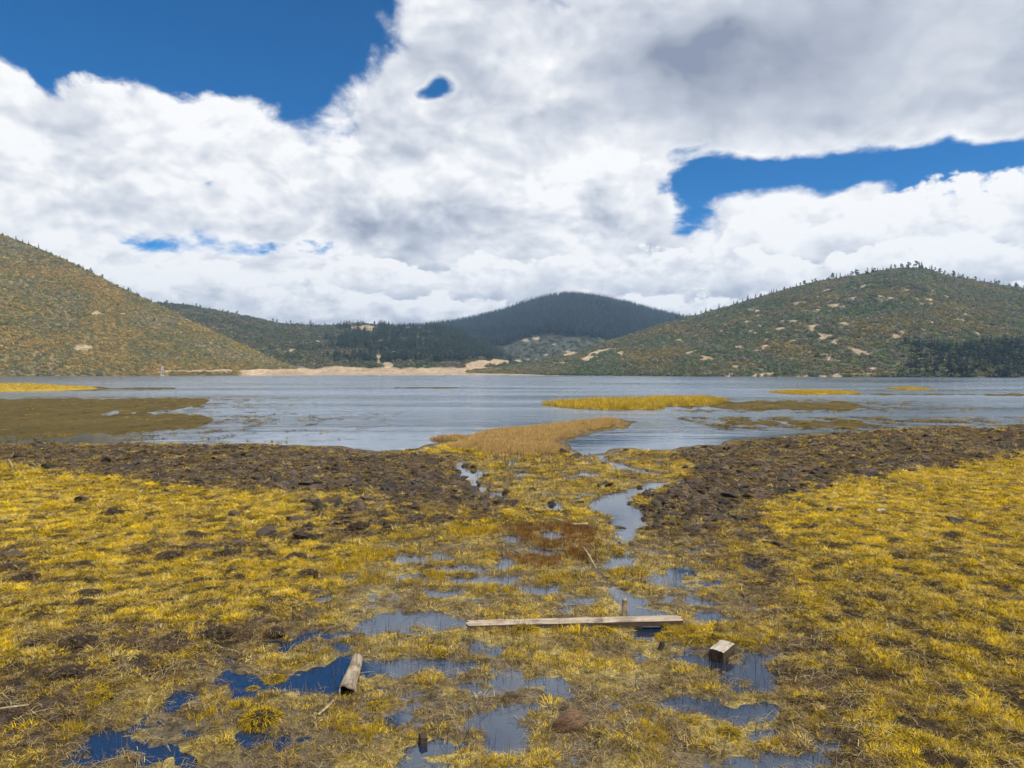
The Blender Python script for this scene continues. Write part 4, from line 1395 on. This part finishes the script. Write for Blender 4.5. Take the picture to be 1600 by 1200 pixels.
m_plank = wood_material('weathered_plank_wood', (0.44, 0.37, 0.28), (0.22, 0.165, 0.115))
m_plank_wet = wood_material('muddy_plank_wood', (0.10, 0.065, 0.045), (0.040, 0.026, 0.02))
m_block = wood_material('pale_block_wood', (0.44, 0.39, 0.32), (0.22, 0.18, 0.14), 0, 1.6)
m_block_side = wood_material('dark_shaded_wood', (0.085, 0.055, 0.036), (0.022, 0.016, 0.012), 0, 1.6)  # block's shaded sides are painted dark; the offcut shares it as plain brown
m_log = wood_material('grey_log_wood', (0.36, 0.30, 0.22), (0.15, 0.115, 0.08), 1, 1.5)
m_rot = wood_material('rotten_heartwood', (0.030, 0.020, 0.016), (0.008, 0.006, 0.005), 1)
m_lump = wood_material('brown_bark', (0.20, 0.115, 0.055), (0.035, 0.022, 0.016), 0, 1.2)
m_stick = wood_material('bleached_stick', (0.46, 0.36, 0.22), (0.24, 0.17, 0.09), 0, 2)
m_stub = wood_material('wet_black_wood', (0.045, 0.034, 0.026), (0.012, 0.010, 0.009), 2, 2)


def board(name, L, Wd, T, mats, seed, cut=(40, 5, 3), bow=0.0, ragged=0.02, top_from=0.5):
    """sawn timber with worn edges and ragged ends; first material on top, second on the sides"""
    r = np.random.default_rng(seed)
    bm = bmesh.new()
    bmesh.ops.create_cube(bm, size=1.0, matrix=Matrix.Diagonal((L, Wd, T, 1)))
    long_e = [e_ for e_ in bm.edges if abs(e_.verts[0].co.x - e_.verts[1].co.x) > 1e-6]
    bmesh.ops.subdivide_edges(bm, edges=long_e, cuts=cut[0], use_grid_fill=True)
    wide_e = [e_ for e_ in bm.edges if abs(e_.verts[0].co.y - e_.verts[1].co.y) > 1e-6 and abs(e_.verts[0].co.x - e_.verts[1].co.x) < 1e-6]
    bmesh.ops.subdivide_edges(bm, edges=wide_e, cuts=cut[1], use_grid_fill=True)
    for v in bm.verts:
        x, y, z_ = v.co
        q = float(fbm(np.array([x * 3 + seed]), np.array([y * 6 + z_ * 9.0]), 0.6, 3, seed)[0])
        if abs(abs(x) - L / 2) < 1e-4:
            v.co.x += ragged * r.uniform(-1, 0.3) * (1 if x > 0 else -1)
        if abs(abs(y) - Wd / 2) < 1e-4:
            v.co.y *= 1 + 0.05 * q
            if abs(z_ - T / 2) < 1e-4: v.co.z -= T * 0.03 * (1 + q)
        v.co.z += 0.06 * T * q + bow * (2 * x / L) ** 2
    bmesh.ops.recalc_face_normals(bm, faces=bm.faces)
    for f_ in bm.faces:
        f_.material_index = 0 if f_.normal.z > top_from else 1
    me = bpy.data.meshes.new(name); bm.to_mesh(me); bm.free()
    for m in mats: me.materials.append(m)
    return me


p0 = np.array(gp(729, 975, 0.05)); p1 = np.array(gp(1066, 967.5, 0.09))
Lp = float(np.linalg.norm(p1 - p0))
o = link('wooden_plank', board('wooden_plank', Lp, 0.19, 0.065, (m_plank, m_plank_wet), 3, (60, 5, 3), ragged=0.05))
o.location = (*((p0 + p1) / 2), 0.055)
o.rotation_euler = (math.radians(2), -math.atan2(0.045, Lp), math.atan2(p1[1] - p0[1], p1[0] - p0[0]))
set_props(o, 'long weathered grey plank lying across the wet marsh', 'plank')

bxy = np.array(gp(1129, 1023, 0.04))
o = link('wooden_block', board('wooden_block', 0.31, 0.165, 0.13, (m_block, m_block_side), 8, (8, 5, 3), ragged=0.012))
o.location = (bxy[0], bxy[1] + 0.02, 0.070)
o.rotation_euler = (math.radians(3), math.radians(-3), math.radians(50))
set_props(o, 'short sawn wooden block with a pale top and sides painted in shade, standing in mud', 'wooden block')


def hollow_log(name, L, R, seed):
    r = np.random.default_rng(seed)
    bm = bmesh.new()
    kk, nn_ = 20, 18
    rings = []
    prof = [(-L / 2 + 0.10, R * 0.52), (-L / 2 + 0.02, R * 0.66), (-L / 2, R * 0.80)] + [(-L / 2 + 0.012 + (L - 0.012) * i / nn_, R * (1.0 - 0.25 * i / nn_)) for i in range(nn_ + 1)]
    for j, (yy, rad) in enumerate(prof):
        ring = []
        for i in range(kk):
            a = 2 * math.pi * i / kk
            q = float(fbm(np.array([math.cos(a) * 1.5 + seed]), np.array([math.sin(a) * 1.5 + yy * 0.8]), 1.0, 3, seed)[0])
            rd = rad * (1 + 0.16 * q + 0.05 * math.sin(3 * a + 1))
            ring.append(bm.verts.new((rd * math.cos(a) + 0.03 * math.sin(yy * 3), yy + (0.05 * math.cos(a * 2 + 1) * (1 if j < 4 else 0)), rd * math.sin(a))))
        rings.append(ring)
    for j in range(len(rings) - 1):
        for i in range(kk):
            f_ = bm.faces.new((rings[j][i], rings[j][(i + 1) % kk], rings[j + 1][(i + 1) % kk], rings[j + 1][i]))
            f_.material_index = 1 if j < 2 else 0
            f_.smooth = True
    f_ = bm.faces.new(rings[0]); f_.material_index = 1
    bm.faces.new(rings[-1][::-1])
    bmesh.ops.recalc_face_normals(bm, faces=bm.faces)
    me = bpy.data.meshes.new(name); bm.to_mesh(me); bm.free()
    me.materials.append(m_log); me.materials.append(m_rot)
    return me


q0, q1 = np.array(gp(546, 1091, 0.0)), np.array(gp(554, 1034, 0.0))
Ll = float(np.linalg.norm(q1 - q0))
o = link('hollow_log', hollow_log('hollow_log', Ll, 0.080, 5))
o.location = (*((q0 + q1) / 2), 0.045)
o.rotation_euler = (math.radians(-1.5), 0, math.atan2(q1[1] - q0[1], q1[0] - q0[0]) - math.pi / 2)
set_props(o, 'short grey log with a dark rotten hollow end at the blue pool', 'log')

# lump of wood
bm = bmesh.new()
bmesh.ops.create_icosphere(bm, subdivisions=4, radius=0.5)
for v in bm.verts:
    c = v.co.copy()
    q = float(fbm(np.array([c.x * 1.1 + 7.0]), np.array([c.y + c.z * 1.3]), 0.55, 4, 21)[0])
    ridge = 0.075 * math.sin(19 * (c.z + 0.35 * c.x * c.x)) * (1 if c.x > 0.0 else 0.4)
    taper = 1.0 - 0.45 * max(0, -c.x - 0.05)
    c *= 1 + 0.20 * q + ridge
    v.co = (c.x * 1.05, c.y * 0.8 * taper, max(c.z, -0.25) * 0.75 * taper)
lump_me = mesh_of('wood_lump', bm, m_lump, True)
o = link('wood_lump', lump_me)
lx, ly = gp(891, 1147, 0.0)
o.location = (lx, ly + 0.08, ground_z(lx, ly) * 0.3 + 0.035); o.scale = (0.32, 0.26, 0.31); o.rotation_euler = (0, math.radians(-12), math.radians(12))
set_props(o, 'rounded brown lump of gnarled wood lying in the wet grass', 'wood lump')


def stick_mesh(name, pts, rad, mat, k_=7):
    """tapered, slightly crooked round stick through the given points"""
    bm = bmesh.new(); prev = None
    pts = [Vector(p) for p in pts]
    for j, p in enumerate(pts):
        ax = (pts[min(j + 1, len(pts) - 1)] - pts[max(j - 1, 0)]).normalized()
        s_ = ax.orthogonal().normalized(); t_ = ax.cross(s_)
        rj = rad[j]
        ring = [bm.verts.new(p + (s_ * math.cos(2 * math.pi * i / k_) + t_ * math.sin(2 * math.pi * i / k_)) * rj * (0.85 + 0.3 * ((i * 7 + j * 3) % 5) / 5)) for i in range(k_)]
        if prev:
            for i in range(k_):
                bm.faces.new((prev[i], prev[(i + 1) % k_], ring[(i + 1) % k_], ring[i]))
        else:
            bm.faces.new(ring[::-1])
        prev = ring
    bm.faces.new(prev)
    return mesh_of(name, bm, mat)


def lying_stick(pix, rads, zz, label, mat, name='stick'):
    P_ = [gp(px, py, h_) + (h_,) for (px, py), h_ in zip(pix, zz)]
    c = Vector(P_[0])
    o = link(name, stick_mesh(name, [Vector(p) - c for p in P_], rads, mat))
    o.location = c
    return set_props(o, label, 'stick')


lying_stick([(912, 855), (919, 866), (926, 878), (932, 889)], [0.013, 0.016, 0.016, 0.011], [0.10, 0.09, 0.08, 0.05], 'straight thin brown stick leaning beside the red sedge', m_stick)
lying_stick([(861, 808), (880, 815), (897, 819), (912, 819), (919, 819)], [0.012, 0.02, 0.026, 0.024, 0.042], [0.09, 0.10, 0.09, 0.09, 0.09], 'curved grey branch with a dark knot at the stream edge', m_stick)
lying_stick([(236, 748.5), (255, 748), (272, 746.5), (286, 745.5)], [0.02, 0.025, 0.025, 0.015], [0.12, 0.12, 0.12, 0.12], 'pale thin stick lying on the dark mud near the shore', m_stick)
lying_stick([(521, 1094), (512, 1104), (505, 1110), (497, 1117)], [0.010, 0.013, 0.013, 0.009], [0.10, 0.07, 0.06, 0.05], 'pale straw-coloured twig beside the hollow log', m_stick)
lying_stick([(0, 1107), (22, 1104), (45, 1101)], [0.008, 0.009, 0.006], [0.14, 0.15, 0.15], 'long pale dry stem lying on the olive grass', m_stick)
lying_stick([(13, 717), (17, 724), (20, 733)], [0.02, 0.025, 0.015], [0.3, 0.2, 0.1], 'short pale stick poking up at the edge of the dark shore mud', m_stick)

# stake behind the plank: weathered post with a slanted top
sx, sy = gp(975.5, 962, 0.0)
o = link('wooden_stake', board('wooden_stake', 0.36, 0.066, 0.055, (m_stick, m_stick), 12, (10, 2, 1), ragged=0.03))
o.location = (sx, sy, 0.05); o.rotation_euler = (math.radians(6), math.radians(-88), math.radians(8))
set_props(o, 'short upright wooden stake just behind the long plank', 'stake')
for px, py, w_, h_, lab in ((660, 1162, 0.075, 0.05, 'black rotten stub of wood sticking out of the wet grass'), (1031, 1018, 0.05, 0.09, 'thin dark leaning stub of wood near the wooden block')):
    x, y = gp(px, py, 0)
    o = link('wood_stub', board('wood_stub', h_ * 2.2, w_, w_ * 0.8, (m_stub, m_stub), int(px), (8, 3, 1), ragged=0.03))
    o.location = (x, y, 0.02); o.rotation_euler = (0.1, math.radians(-80 if px < 800 else -65), 0.3)
    set_props(o, lab, 'wood stub')
x, y = gp(558, 996, 0.0)
o = link('wood_offcut', board('wood_offcut', 0.17, 0.12, 0.05, (m_block_side, m_block_side), 33, (6, 3, 2), ragged=0.015))
o.location = (x, y, 0.02); o.rotation_euler = (0, 0, 0.05)
set_props(o, 'small flat reddish-brown offcut of wood in the pool beyond the hollow log', 'wood offcut')
m_stone, k = material('pale_stone')
o3 = k.new('ShaderNodeTexCoord').outputs['Object']
output(k, principled(k, col=k.mix(k.noise(o3, 6, 4), rgb(0.36, 0.34, 0.30), rgb(0.55, 0.52, 0.46)), rough=0.8))
x, y = gp(1377, 799, 0.1)
o = link('stone', clod_mesh(90, m_stone, 3, 0.6)); o.location = (x, y, ground_z(x, y) + 0.02); o.scale = (0.17, 0.11, 0.10)
set_props(o, 'small pale stone lying alone on the yellow meadow', 'stone')

# ------------------------------------------------------------------ air
hz_bm = bmesh.new()
bmesh.ops.create_cube(hz_bm, size=1.0, matrix=Matrix.Translation((0, 1150, 123.5)) @ Matrix.Diagonal((5200, 3300, 253, 1)))
m_air, k = material('hazy_air')
pv = k.new('ShaderNodeVolumePrincipled')
pv.inputs['Color'].default_value = rgb(0.46, 0.68, 1.0)
pv.inputs['Density'].default_value = 0.00016
pv.inputs['Anisotropy'].default_value = 0.2
oo = k.new('ShaderNodeOutputMaterial'); k.link(pv.outputs[0], oo.inputs['Volume'])
set_props(link('haze', mesh_of('haze', hz_bm, m_air)), 'thin bluish haze over the lake and hills', 'haze', kind='stuff')
